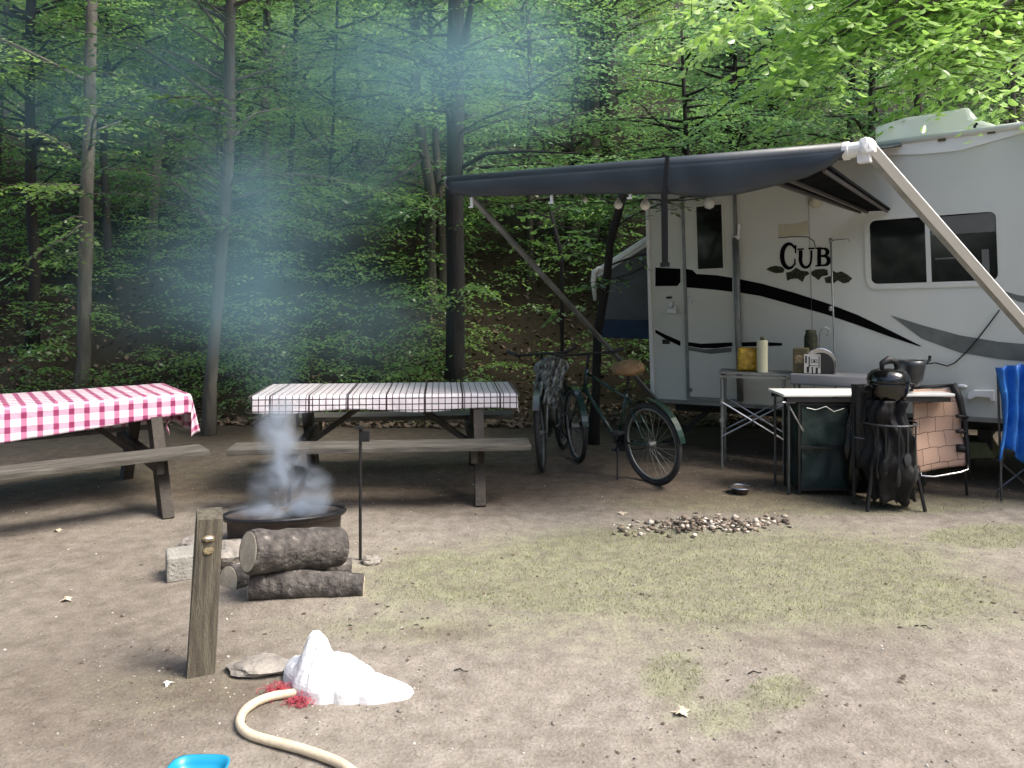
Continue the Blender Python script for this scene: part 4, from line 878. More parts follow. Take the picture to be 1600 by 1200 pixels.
def log(label, a, b, Ya, Yb, ra, rb, seed, bend=0, ends=(1, 1)):
    pa, pb = at(*a, Ya), at(*b, Yb); o = thing('log', label, 'log', ((pa + pb) / 2).xy[:] + (0,), group='firewood logs stacked at the fire ring')
    k = 22; P = []; rr = []
    for i in range(k + 1):
        f = i / k; p = pa.lerp(pb, f); p.z += bend * math.sin(f * math.pi); P.append(p); rr.append((ra + (rb - ra) * f) * (1 + .05 * noise.noise(Vector((f * 4, seed, 0)))))
    m = MB(); m.tube(P, rr, 28, cap=True, wob=.10); bk = m.build('bark', M['log'], o, world=True, smooth=True)
    tx = bk.modifiers.new('sub', 'SUBSURF'); tx.levels = 0; tx.render_levels = 1; tx.subdivision_type = 'SIMPLE'
    d = (P[-1] - P[0]).normalized(); q = d.to_track_quat('Z', 'Y').to_matrix()
    for e_, (p, r_e, sg) in enumerate(((P[0], rr[0], -1), (P[-1], rr[-1], 1))):
        if not ends[e_]: continue
        m = MB(); m.lathe([(0, .0), (r_e * .5, .001), (r_e * .9, -.001), (r_e * .93, -.012)], p + d * sg * .004, 24, q if sg > 0 else (Matrix.Rotation(math.pi, 3, 'X') if False else q @ Matrix.Rotation(math.pi, 3, 'X'))); m.build('cut_end', M['cut'], o, world=True)
    return o
log('thick barked log lying on top of the firewood stack', (388, 862), (530, 855), 4.05, 4.38, .108, .104, 1)
log('bowed log at the bottom front of the firewood stack', (392, 913), (568, 916), 4.12, 4.20, .078, .064, 2, .004)
log('pale-ended log wedged in the middle of the firewood stack', (402, 906), (548, 890), 4.36, 4.50, .070, .062, 3, .012)
log('short split log end poking out left of the firewood stack', (357, 908), (425, 896), 4.28, 4.5, .085, .08, 4)
# stones at the ring
def rock(label, px, py, d, mat='stone', seed=1, name='rock', cat='rock', z=0):
    Y = 2000 / (py - HY); X = (px - 800) / F * Y; m = MB(); m.blob((0, 0, d[2] * .3 + z), d, seed, .35, 3, 1.6, flat=True); o = m.build(name, M[mat], None, smooth=False); o.location = (X, Y, hill(X, Y)); return tag(o, label, cat)
rock('rough grey rock against the left of the fire ring', 302, 872, (.22, .2, .16), seed=3)
rock('small pale rock on the ground right of the steel stake', 580, 880, (.12, .1, .06), seed=4)
rock('brownish rock between the wooden post and the log ends', 362, 882, (.26, .24, .17), seed=5)
rock('flat slab of stone lying between the wooden post and the white bag', 408, 1048, (.27, .17, .055), seed=6)
m = MB(); Y = 4.45; m.box((0, 0, .07), (.2, .2, .14)); o = m.build('concrete_block', M['concrete'], None, bevel=.012); o.location = ((290 - 800) / F * Y, Y, 0); o.rotation_euler = (0, 0, R(25)); tag(o, 'pale square concrete block behind the wooden post', 'block')
# stake with grill bracket
P0 = at(563, 875, 4.7); ST = thing('steel_stake', 'thin black steel stake with a small bracket, upright right of the fire ring', 'stake', (P0.x, 4.7, 0))
MB().tube([(0, 0, -.05), (0, 0, .79)], .009, 8).build('rod', M['black_matt'], ST)
m = MB(); m.box((.025, 0, .73), (.055, .035, .06)); m.box((0, 0, .78), (.05, .05, .012)); m.build('bracket', M['black_matt'], ST)
# wooden post
Yp = 3.34; PO = thing('wooden_post', 'short square wooden post with a metal tag, at the left front', 'post', ((313 - 800) / F * Yp, Yp, 0), rot=(0, R(3.2), R(24)))
m = MB(); s_ = .048; hP = .655
vs = []; rings = 14
for k in range(rings + 1):
    z = -.06 + (hP + .06) * k / rings
    for (a_, b_) in ((-1, -1), (-.33, -1), (.33, -1), (1, -1), (1, -.33), (1, .33), (1, 1), (.33, 1), (-.33, 1), (-1, 1), (-1, .33), (-1, -.33)):
        nn = noise.noise(Vector((a_ * 3, b_ * 3, z * 3))) * .003; vs.append((a_ * (s_ + nn) * (1.12 - .08 * k / rings), b_ * (s_ + nn) * (1.12 - .08 * k / rings), z + (.012 * b_ if k == rings else 0)))
m.add(vs, [(k * 12 + j, k * 12 + (j + 1) % 12, (k + 1) * 12 + (j + 1) % 12, (k + 1) * 12 + j) for k in range(rings) for j in range(12)] + [tuple(range(rings * 12, rings * 12 + 12))])
m.build('timber', M['post'], PO)
m = MB(); m.blob((-.002, -.054, .565), (.05, .016, .03), 2, .3); m.blob((.0, -.054, .515), (.045, .014, .035), 4, .3); m.build('metal_tag', M['ochre'], PO)
m = MB(); m.blob((0, -.062, .57), (.03, .006, .012), 3, .2); m.build('tag_plate', M['white_trim'], PO)

# white bag
bx, by = 545, 1078; Yb = 2000 / (by - HY); BG = ((bx - 800) / F * Yb, Yb, 0)
foot = [(445, 1047), (452, 1078), (482, 1101), (520, 1101), (560, 1100), (610, 1097), (640, 1092), (650, 1082), (632, 1072), (590, 1062), (560, 1052), (520, 1044), (480, 1040)]
fw = [((x - 800) / F * (2000 / (y - HY)) - BG[0], 2000 / (y - HY) - BG[1]) for x, y in foot]
m = MB(); m.smooth = True; NR, NA = 34, 150; ang = [(math.atan2(b_, a_), math.hypot(a_, b_)) for a_, b_ in fw]; ang.sort()
def rad(a_):
    aa = [(x - 2 * math.pi, r__) for x, r__ in ang[-2:]] + ang + [(x + 2 * math.pi, r__) for x, r__ in ang[:2]]
    for (x0_, r0), (x1_, r1) in zip(aa[:-1], aa[1:]):
        if x0_ <= a_ <= x1_: return r0 + (r1 - r0) * (a_ - x0_) / (x1_ - x0_)
    return ang[0][1]
pkx = (487 - 800) / F * 3.2 - BG[0]; pky = .06
HT = [(-.3, .10), (-.16, .12), (-.02, .118), (.04, .095), (.09, .062), (.15, .042), (.24, .03)]
def bagz(x, y, f):
    k = max(0, 1 - f ** 3.2); h_ = interp(HT, x); q_ = Vector((x * 10, y * 10, 2))
    cr_ = abs(noise.noise(q_)) * .045 + abs(noise.noise(q_ * 2.3)) * .03 + abs(noise.noise(q_ * 5)) * .014
    pk = .098 * math.exp(-(abs(x - pkx) / .05) ** 4 - (abs(y - pky) / .07) ** 4)
    return max(.004, (h_ + pk) * k ** .45 - cr_ * k * min(1, (h_ + pk) / .08) + .004)
vs = [(0, 0, bagz(0, 0, 0))]
for i in range(1, NR + 1):
    f = i / NR
    for j in range(NA):
        a_ = -math.pi + 2 * math.pi * j / NA; r0 = rad(a_) * f * (1 + .03 * noise.noise(Vector((a_ * 4, 0, 0)))); x, y = math.cos(a_) * r0, math.sin(a_) * r0; vs.append((x, y, bagz(x, y, f) if i < NR else -.005))
fs = [(0, 1 + j, 1 + (j + 1) % NA) for j in range(NA)] + [(1 + (i - 1) * NA + j, 1 + i * NA + j, 1 + i * NA + (j + 1) % NA, 1 + (i - 1) * NA + (j + 1) % NA) for i in range(1, NR) for j in range(NA)]
m.add(vs, fs); o = m.build('plastic_bag', M['bag'], None, smooth=False); o.location = BG; tag(o, 'crumpled bright white plastic bag on the ground at the front', 'bag')
# red net
m = MB(); rr_ = random.Random(4)
for k in range(150):
    px, py = rr_.choice(((432, 1086), (428, 1088), (462, 1100), (440, 1085), (470, 1098))); px += rr_.gauss(0, 8); py += rr_.gauss(0, 3.5); Y = 2000 / (py - HY); P = [Vector(((px - 800) / F * Y, Y, .012))]
    ph_ = rr_.uniform(0, 6.28)
    for q_ in range(9): ph_ += rr_.gauss(.8, .5); P.append(P[-1] + Vector((math.cos(ph_) * .008, math.sin(ph_) * .009, rr_.gauss(0, .006))))
    P[-1].z = min(.045, max(.006, P[-1].z))
    m.tube(P, .0013, 4)
NE = thing('net_bag', 'red mesh netting crumpled under the hose end beside the white bag', 'net', at(440, 1088, 3.13)); m.build('mesh', M['red_net'], NE, world=True)
# hose
hp = [(480, 1088), (460, 1090), (430, 1094), (405, 1102), (386, 1114), (376, 1128), (376, 1142), (388, 1154), (410, 1162), (440, 1170), (470, 1178), (500, 1188), (525, 1198), (545, 1210), (580, 1240), (640, 1300)]
P = []; 
for (x, y) in hp: Y = 2000 / (y - HY) ; P.append(Vector(((x - 800) / F * Y, Y, .018)))
Q = []
for i in range(len(P) - 1):
    p_1 = P[max(0, i - 1)]; p0_, p1_, p2_ = P[i], P[i + 1], P[min(len(P) - 1, i + 2)]
    for k in range(5):
        t_ = k / 5; Q.append(.5 * ((2 * p0_) + (p1_ - p_1) * t_ + (2 * p_1 - 5 * p0_ + 4 * p1_ - p2_) * t_ ** 2 + (3 * p0_ - p_1 - 3 * p1_ + p2_) * t_ ** 3))
HO = thing('hose', 'thick beige hose curving from the white bag towards the camera', 'hose', (P[0].x, P[0].y, 0)); m = MB(); m.tube(Q, .0165, 14); m.build('tube', M['hose'], HO, world=True, smooth=True)
m = MB(); m.tube([Q[0] + Vector((.03, 0, 0)), Q[0] + Vector((-.01, 0, 0))], .02, 14); m.build('coupling', M['hose'], HO, world=True)
# blue dish
Yd = 2.57; DI = thing('blue_dish', 'bright blue plastic dish on the ground at the bottom edge', 'dish', ((305 - 800) / F * Yd, Yd, .0))
m = MB(); sq = lambda a_: 1 / (abs(math.cos(a_)) ** 4 + abs(math.sin(a_)) ** 4) ** .25
n = 40; prof = [(.07, .002), (.085, .02), (.094, .045), (.097, .048), (.097, .052), (.09, .052), (.082, .03), (.068, .012), (0.001, .01)]
vs = []; 
for (r__, z) in prof:
    for j in range(n): a_ = 2 * math.pi * j / n; vs.append((math.cos(a_) * r__ * sq(a_), math.sin(a_) * r__ * sq(a_) * .9, z))
m.add(vs, [(i * n + j, i * n + (j + 1) % n, (i + 1) * n + (j + 1) % n, (i + 1) * n + j) for i in range(len(prof) - 1) for j in range(n)]); m.build('bowl', M['cyan'], DI, smooth=True)
# fallen leaves that stand out, twigs
def fallen(label, px, py, s_, rz, mat='cut'):
    Y = 2000 / (py - HY); X = (px - 800) / F * Y; m = MB(); k = 20; poly = []
    for i in range(k):
        a_ = 2 * math.pi * i / k; r__ = s_ * (1 if i % 4 == 0 else (.55 if i % 2 else .72)); poly.append((math.cos(a_) * r__, math.sin(a_) * r__, .006 + .008 * math.sin(a_ * 2)))
    m.add([(0, 0, .012)] + poly, [(0, 1 + i, 1 + (i + 1) % k) for i in range(k)]); o = m.build('fallen_leaf', M[mat], None, solid=.001); o.location = (X, Y, hill(X, Y) + .003); o.rotation_euler = (0, 0, rz); tag(o, label, 'leaf', 'pale fallen leaves')
fallen('largest pale fallen leaf, alone on the earth at the bottom right of centre', 1063, 1115, .042, .3)
fallen('pale fallen leaf on the earth left of the wooden post', 103, 940, .035, 1)
fallen('pale fallen leaf just left of the charcoal rubble', 974, 806, .04, 2)
fallen('pale fallen leaf in front of the wooden post foot', 264, 1071, .022, 2, 'bulb')
fallen('pale fallen leaf at the left end of the shadow under the gingham table', 90, 832, .03, .4)
for k_, (px, py, l_, a_) in enumerate(((1447, 982, .05, -.9), (1180, 1056, .06, .1), (720, 1052, .06, -.2))):
    Y = 2000 / (py - HY); X = (px - 800) / F * Y; m = MB(); m.tube([(-l_ / 2, 0, .004), (-l_ * .1, .01, .009), (l_ * .2, -.004, .008), (l_ / 2, .008, .003)], [.0025, .003, .002, .0015], 6); o = m.build('twig', M['bark_dark'], None); o.location = (X, Y, hill(X, Y)); o.rotation_euler = (0, 0, a_)
    tag(o, ('short dark twig on the pale earth at the right', 'small dark twig near the green tufts at the bottom', 'small twig on the earth right of the white bag')[k_], 'twig', 'fallen twigs')

# ------------------------------------------------------------ bicycles
def wheel(root, c_, rot, r_w=.335, tyre=.022, fender=None, mt='rubber'):
    w_ = MB().torus(c_, r_w - tyre, tyre, rot, 48, 8).build('wheel', M['rubber'], root, smooth=True)
    MB().torus(c_, r_w - tyre * 2.3, .009, rot, 40, 6).build('rim', M['alu_dull'], w_, smooth=True)
    m = MB(); q = Vector(c_)
    for k in range(28):
        a_ = 2 * math.pi * k / 28; p = rot @ Vector((math.cos(a_) * (r_w - .05), math.sin(a_) * (r_w - .05), 0)); h_ = rot @ Vector((math.cos(a_ + .9) * .02, math.sin(a_ + .9) * .02, .025 * (1 if k % 2 else -1))); m.tube([q + h_, q + p], .0013, 3, cap=False)
    m.tube([q + rot @ Vector((0, 0, -.035)), q + rot @ Vector((0, 0, .035))], .02, 10); m.build('spokes', M['alu_dull'], w_); return w_
def bicycle(label, rear, front, steer, frame_mat, saddle=None, lean=0, mudguard=True):
    rear = Vector(rear); front = Vector(front); d = front - rear; rz = math.atan2(d.y, d.x); B = thing('bicycle', label, 'bicycle', (rear.x, rear.y, 0), rot=(lean, 0, rz)); L = d.length
    rot = Matrix.Rotation(R(90), 3, 'X'); wheel(B, (0, 0, .335), rot); rf = Matrix.Rotation(steer, 3, 'Z') @ rot; wheel(B, (L, 0, .335), rf)
    bb = Vector((.42, 0, .29)); st = Vector((.27, 0, .72)); hd = Vector((L - .22, 0, .84)); hb = Vector((L - .17, 0, .70))
    m = MB(); m.tube([bb, st], .015, 10); m.tube([st + Vector((.005, 0, -.04)), hd], .014, 10); m.tube([bb, hb], .017, 10); m.tube([hd + Vector((-.01, 0, .05)), hb + Vector((.01, 0, -.03))], .02, 10)
    for s_ in (-1, 1): m.tube([bb + Vector((0, .02 * s_, 0)), (0, .06 * s_, .335)], .009, 8); m.tube([st + Vector((0, .015 * s_, -.03)), (0, .06 * s_, .335)], .008, 8)
    m.build('frame', M[frame_mat], B, smooth=True)
    sd_ = Matrix.Rotation(steer, 3, 'Z') @ Vector((0, 1, 0)); m = MB()
    for s_ in (-1, 1): m.tube([hb + sd_ * .04 * s_, hb + sd_ * .05 * s_ + Vector((.03, 0, -.1)), Vector((L, 0, .335)) + sd_ * .055 * s_], .011, 8)
    m.build('fork', M[frame_mat], B, smooth=True)
    hx = hd + Vector((-.035, 0, .17)); fw_ = Matrix.Rotation(steer, 3, 'Z') @ Vector((1, 0, 0)); m = MB(); m.tube([hd, hx], .013, 8); m.tube([hx, hx + fw_ * .07], .012, 8); c_ = hx + fw_ * .07
    m.tube([c_ - sd_ * .29 - fw_ * .1 + Vector((0, 0, .03)), c_ - sd_ * .2, c_ - sd_ * .08, c_, c_ + sd_ * .08, c_ + sd_ * .2, c_ + sd_ * .29 - fw_ * .1 + Vector((0, 0, .03))], .012, 8); H = m.build('handlebar', M['black_matt'], B, smooth=True)
    m = MB()
    for s_ in (-1, 1): m.tube([c_ + sd_ * s_ * .22 - fw_ * .03, c_ + sd_ * s_ * .31 - fw_ * .11 + Vector((0, 0, .034))], .018, 8)
    m.build('grips', M['rubber'], H)
    sp = st + Vector((-.04, 0, .16)); m = MB(); m.tube([st, sp], .012, 8); m.build('seat_post', M['black_matt'], B)
    m = MB(); m.blob(sp + Vector((.02, 0, .03)), (.27, .15, .07), 2, .12, 3); m.blob(sp + Vector((.12, 0, .03)), (.16, .06, .05), 2, .1, 2)
    sdl = m.build('saddle', M['black_matt'], B, smooth=True)
    if saddle: m = MB(); m.blob(sp + Vector((.01, 0, .055)), (.31, .25, .13), 6, .25, 3); m.build('saddle_cover', M[saddle], sdl, smooth=True)
    m = MB(); m.lathe([(.03, -.004), (.095, -.003), (.095, .003), (.03, .004)], bb + Vector((0, -.045, 0)), 28, rot); m.tube([bb + Vector((0, -.05, 0)), bb + Vector((.12, -.055, -.11))], .01, 6); m.box(bb + Vector((.12, -.1, -.11)), (.09, .08, .02)); m.tube([bb + Vector((0, .05, 0)), bb + Vector((-.12, .055, .11))], .01, 6); m.box(bb + Vector((-.12, .1, .11)), (.09, .08, .02)); m.build('crankset', M['steel_grey'], B)
    m = MB(); m.tube([bb + Vector((0, -.045, .09)), (0, -.045, .335 + .035)], .004, 4); m.tube([bb + Vector((0, -.045, -.09)), (0, -.045, .335 - .035)], .004, 4); m.build('chain', M['black_matt'], B)
    m = MB(); m.tube([bb + Vector((-.05, .05, -.02)), bb + Vector((-.16, .16, -.27))], .007, 6); m.build('kickstand', M['black_matt'], B)
    if mudguard:
        m = MB(); k = 18
        for (cx, st_) in ((0, 0), (L, steer)):
            rr2 = Matrix.Rotation(st_, 3, 'Z'); vs = []
            for i in range(k + 1):
                a_ = R(20 + 150 * i / k) if cx == 0 else R(40 + 130 * i / k)
                for s_ in (-.028, .028): vs.append(Vector((cx, 0, .335)) + rr2 @ Vector((math.cos(a_) * .365, s_, math.sin(a_) * .365)))
            m.add(vs, [(2 * i, 2 * i + 1, 2 * i + 3, 2 * i + 2) for i in range(k)])
        m.build('mudguard', M[frame_mat], B, solid=.003)
    return B
bk1 = bicycle('dark green bicycle with a tan fleece saddle, rear wheel towards the camera', (1.15, 6.5, 0), (.60, 7.35, 0), R(-22), 'bike_green', 'tan', lean=R(-4))
bk2 = bicycle('grey bicycle facing the camera, left of the dark green one', (.52, 7.95, 0), (.27, 6.98, 0), R(8), 'bike_grey', None, lean=R(4))
# mottled cloth over the front of the grey bicycle
m = MB(); m.smooth = True; nu, nv = 40, 40; P0 = Vector((.36, 7.12, 1.0))
for i in range(nu + 1):
    for j in range(nv + 1):
        u = i / nu - .5; f = j / nv; wd = .30 * (1 - .35 * f) + .05 * noise.noise(Vector((f * 5, 1, 0)))
        p = P0 + Vector((u * wd - .07 * f, -.05 - .03 * math.sin(u * 30 + 4 * f) - .04 * noise.noise(Vector((u * 9, f * 9, 3))) + .25 * u * u * 2, -.42 * f - .08 * u * u * 4)); m.v.append(tuple(p))
m.f = [(i * (nv + 1) + j, (i + 1) * (nv + 1) + j, (i + 1) * (nv + 1) + j + 1, i * (nv + 1) + j + 1) for i in range(nu) for j in range(nv) if noise.noise(Vector((i * .2, j * .12, 8))) > -.33 or j < 22]
CL = thing('mottled_cover', 'crumpled silvery mottled cover draped over the handlebar of the grey bicycle', 'cover', P0); m.build('sheet', M['fabric_mottle'], CL, world=True, solid=.004)

# ------------------------------------------------------------ camp kitchen
def gp(px, py): Y = 2000 / (py - HY); return Vector(((px - 800) / F * Y, Y, 0))
# aluminium folding table
LF, RFt = Vector((1.845, 7.03, 0)), Vector((2.33, 6.86, 0)); ax = (RFt - LF).normalized(); bx_ = Vector((-ax.y, ax.x, 0)); rz = math.atan2(ax.y, ax.x); wL = (RFt - LF).length
AT = thing('folding_table', 'slim aluminium folding table with crossed braces before the camper door', 'folding table', LF, rz); dp = .34; tz = .855
m = MB()
for i in range(7): m.box((wL / 2 + .02, .02 + i * (dp - .04) / 6, tz), (wL + .1, (dp / 7) - .008, .014))
m.build('tabletop', M['alu_dull'], AT)
m = MB(); m.bar((-.03, 0, tz - .03), (wL + .07, 0, tz - .03), .02, .035, up=(0, 1, 0)); m.bar((-.03, dp, tz - .03), (wL + .07, dp, tz - .03), .02, .035, up=(0, 1, 0)); m.bar((-.02, 0, tz - .03), (-.02, dp, tz - .03), .02, .035); m.build('top_frame', M['alu_dull'], AT)
for (x, y) in ((0, 0), (wL, 0), (0, dp), (wL, dp)):
    m = MB(); m.tube([(x, y, .0), (x, y, .42)], .010, 8); m.tube([(x, y, .38), (x, y, tz - .03)], .014, 8); m.box((x, y, .44), (.035, .035, .03)); m.box((x, y, .74 if False else .6), (.032, .032, .028)); m.build('leg', M['alu_dull'], AT)
m = MB()
for (a_, b_) in (((0, -.012, .60), (wL, -.012, .30)), ((0, -.018, .30), (wL, -.018, .60)), ((0, dp, .6), (wL, dp, .3)), ((0, dp + .01, .3), (wL, dp + .01, .6))): m.tube([a_, b_], .007, 6)
m.tube([(-.01, 0, .58), (-.01, dp, .32)], .006, 6); m.tube([(wL + .01, 0, .3), (wL + .01, dp, .6)], .006, 6); m.build('cross_braces', M['alu'], AT)
def on(px, py, Y): p = at(px, py, Y); return p
# things on it
def lump(name, label, cat, px, Y, z, d, mat, seed=1, amp=.2): 
    X = (px - 800) / F * Y; m = MB(); m.blob((0, 0, d[2] / 2), d, seed, amp, 3, 2); o = m.build(name, M[mat], None, smooth=True); o.location = (X, Y, z); return tag(o, label, cat)
SB = thing('snack_bag', 'yellow foil snack bag standing on the aluminium table', 'snack bag', (on(1169, 575, 7.1).x, 7.1, tz + .008)); m = MB(); m.smooth = True
n1, n2 = 20, 20
for sd2 in (-1, 1):
    b0 = len(m.v)
    for i in range(n1 + 1):
        for j in range(n2 + 1):
            u, v_ = i / n1 * 2 - 1, j / n2 * 2 - 1; th = .045 * (1 - u ** 4) ** .5 * (1 - v_ ** 6) ** .5 + .006 * noise.noise(Vector((u * 4, v_ * 4, sd2)))
            m.v.append((u * .095 * (1 + .03 * math.sin(v_ * 7)), sd2 * th, .105 + v_ * .105))
    m.f += [(b0 + i * (n2 + 1) + j, b0 + (i + 1) * (n2 + 1) + j, b0 + (i + 1) * (n2 + 1) + j + 1, b0 + i * (n2 + 1) + j + 1) for i in range(n1) for j in range(n2)]
m.build('pouch', M['yellow'], SB, smooth=True)
m = MB(); m.box((0, 0, .2), (.19, .01, .02)); m.build('seal', M['brown_box'], SB)
PT = thing('paper_towel_roll', 'pale upright roll of paper towel between the yellow bag and the brown box', 'paper roll', (on(1191, 575, 7.0).x, 7.0, tz + .008)); m = MB(); m.lathe([(.045, 0), (.047, .005), (.047, .275), (.044, .28), (.02, .28), (.02, .0)], (0, 0, 0), 24); m.build('roll', M['paper'], PT, smooth=False)
MB().lathe([(.019, 0), (.019, .3), (.012, .31), (0, .31)], (0, 0, 0), 14).build('core', M['brown_box'], PT)
# grey camp stove box on its own stand right of it
GS = thing('stove_stand', 'grey metal camp kitchen stand behind the white topped table', 'stand', (2.40, 6.80, 0), R(-30)); m = MB(); m.box((.30, .12, .83), (.66, .3, .09)); m.build('case', M['grey_box'], GS, bevel=.008)
for (x, y) in ((.0, .0), (.6, .0), (.0, .22), (.6, .22)): MB().tube([(x, y, 0), (x, y, .79)], .011, 8).build('leg', M['alu_dull'], GS)
gz0 = .876; M3 = GS.matrix_basis
def gsp(x, y, z=gz0): return (Matrix.Translation((2.40, 6.80, 0)) @ Matrix.Rotation(R(-30), 4, 'Z')) @ Vector((x, y, z))
p = gsp(.04, .08); BB = thing('food_box', 'dark brown box on the left end of the grey stand', 'box', p, R(-25)); m = MB(); m.box((0, 0, .105), (.12, .13, .21)); m.build('carton', M['brown_box'], BB, bevel=.004); MB().box((0, -.067, .12), (.08, .003, .07)).build('print', M['ochre'], BB)
p = gsp(.10, .2); JG = thing('jug', 'tall dark canister with clear handle behind the patterned cooker', 'canister', p); m = MB(); m.lathe([(.055, 0), (.058, .02), (.055, .3), (.045, .33), (.045, .36), (0, .36)], (0, 0, 0), 20); m.build('canister_body', M['leaf_decal'], JG, smooth=True)
p = gsp(.2, .05); CK = thing('camp_cooker', 'rounded chrome camp cooker with a patterned front plate on the grey stand', 'cooker', p, R(-14))
m = MB(); pr = [(-.12, 0)] + [(.0 + .13 * math.cos(R(a_)), .06 + .16 * math.sin(R(a_)) ** .8 if a_ not in (0, 180) else .06) for a_ in range(180, -1, -15)] + [(.13, 0)]
m.prism([(x, .0, z) for x, z in pr], (0, .16, 0)); m.build('hood', M['chrome'], CK, bevel=.006)
m = MB(); pr2 = [(x * .78 + .01, z * .82) for x, z in pr]; m.prism([(x, -.004, z) for x, z in pr2], (0, .01, 0)); m.build('mouth', M['black_matt'], CK)
m = MB(); m.box((-.065, -.012, .085), (.13, .012, .16)); FP = m.build('front_plate', M['alu'], CK)
m = MB(); rr_ = random.Random(3)
for (x, z, w_, h_) in ((-.115, .12, .014, .06), (-.09, .1, .01, .09), (-.05, .12, .04, .004), (-.05, .095, .04, .004), (-.05, .107, .018, .016), (-.028, .107, .005, .03), (-.073, .107, .005, .03), (-.1, .035, .02, .05), (-.065, .03, .012, .06), (-.03, .03, .018, .05), (-.012, .1, .008, .1), (-.06, .07, .07, .005)): m.box((x, -.019, z), (w_, .004, h_))
m.build('cutouts', M['black_matt'], FP)
p = gsp(.10, .03); HK = thing('water_tap', 'curved metal hook tap rising behind the chrome cooker', 'tap', gsp(.17, .22)); m = MB(); m.tube([(0, 0, 0), (0, 0, .30), (.01, 0, .36), (.05, 0, .385), (.085, 0, .36), (.08, 0, .33), (.06, 0, .31)], .009, 8); m.build('spout', M['alu_dull'], HK, smooth=True); MB().lathe([(.03, 0), (.03, .02), (.0, .025)], (0, 0, 0), 14).build('foot', M['alu_dull'], HK)

# white topped table with green pantry
WT = thing('kitchen_table', 'long white topped camp table with black frame beside the grill', 'camp table', (2.08, 6.16, 0), R(1)); Lw = 1.33
m = MB(); m.box((Lw / 2, .15, .775), (Lw, .36, .022)); m.build('tabletop', M['white_trim'], WT, bevel=.006)
m = MB(); m.box((Lw / 2, -.012, .74), (Lw - .06, .022, .035)); m.box((Lw / 2, .32, .74), (Lw - .06, .022, .035)); m.build('frame', M['black_matt'], WT)
for (x, y) in ((.05, 0), (Lw - .46, 0), (.05, .3), (Lw - .06, .3)): MB().tube([(x, y, 0), (x, y, .73)], .011, 8).build('leg', M['steel_grey'], WT)
m = MB(); m.tube([(.05, .0, .7), (.16, -.01, .5)], .006, 6); m.tube([(.0, -.005, .72), (.1, -.005, .722)], .008, 6); m.build('brace', M['alu'], WT)
PN = thing('pantry', 'dark green cloth pantry cupboard hanging in a grey frame under the white tabletop', 'pantry', (2.21, 6.17, 0), R(1)); m = MB(); m.box((.46, .14, .38), (.12, .26, .68)); m.build('side_pocket', M['black'], PN, bevel=.02); m = MB()
m.smooth = True; nu, nv = 24, 40
def pnl(x0_, x1_, y0_, y1_, z0_, z1_):
    m = MB(); b0 = 0
    for i in range(nu + 1):
        for j in range(nv + 1):
            u, f = i / nu, j / nv; dpt = .018 * noise.noise(Vector((u * 3 + x0_, f * 4, 2))) - .03 * math.sin(u * math.pi) * math.sin(f * math.pi) * (.4 + noise.noise(Vector((u * 4, f * 5, 6)))) + .01 * abs(math.sin(f * math.pi * 2))
            p_ = Vector((x0_ + (x1_ - x0_) * u, y0_ + (y1_ - y0_) * u, z0_ + (z1_ - z0_) * f)); nrm = Vector((y1_ - y0_, -(x1_ - x0_), 0)).normalized(); m.v.append(tuple(p_ + nrm * dpt))
    m.f = [(i * (nv + 1) + j, (i + 1) * (nv + 1) + j, (i + 1) * (nv + 1) + j + 1, i * (nv + 1) + j + 1) for i in range(nu) for j in range(nv)]; return m
a_ = pnl(.02, .38, 0, 0, .04, .70); b_ = pnl(.38, .38, 0, .28, .04, .70); a_.add(b_.v, b_.f); b_ = pnl(.02, .02, .28, 0, .04, .70); a_.add(b_.v, b_.f); a_.box((.2, .14, .37), (.34, .24, .65)); a_.build('cloth_wall', M['pantry'], PN, smooth=True)
m = MB()
for (x, y) in ((0, -.01), (.395, -.01), (0, .29), (.395, .29)): m.box((x, y, .36), (.018, .018, .72))
for z in (.05, .37, .705): m.box((.2, -.012, z), (.38, .014, .018))
m.build('frame', M['black_matt'], PN)
m = MB(); m.tube([(.05, -.03, .68), (.12, -.035, .665), (.2, -.03, .69), (.26, -.035, .65), (.34, -.03, .675)], .004, 5); m.build('drawstring', M['alu_dull'], PN)
TB = thing('trash_bag', 'black rubbish bag hanging between the pantry and the grill', 'bag', (2.68, 6.12, 0)); m = MB(); m.smooth = True; nu, nv = 60, 30
for j in range(nv + 1):
    f = j / nv
    for i in range(nu):
        a_ = 2 * math.pi * i / nu; r0 = .135 * (.55 + .45 * math.sin(min(1, f * 1.3) * math.pi / 2) if f < .8 else 1 - .5 * ((f - .8) / .2) ** 2); r0 *= 1 + .14 * math.sin(a_ * 9 + 3 * noise.noise(Vector((f * 3, 0, 0)))) * (1 - f) + .16 * noise.noise(Vector((math.cos(a_) * 2, math.sin(a_) * 2, f * 5)))
        m.v.append((math.cos(a_) * r0, math.sin(a_) * r0 * .7, .72 - .68 * f))
m.f = [(j * nu + i, j * nu + (i + 1) % nu, (j + 1) * nu + (i + 1) % nu, (j + 1) * nu + i) for j in range(nv) for i in range(nu)] + [tuple(nv * nu + i for i in range(nu))]
m.build('sack', M['black'], TB, smooth=True)
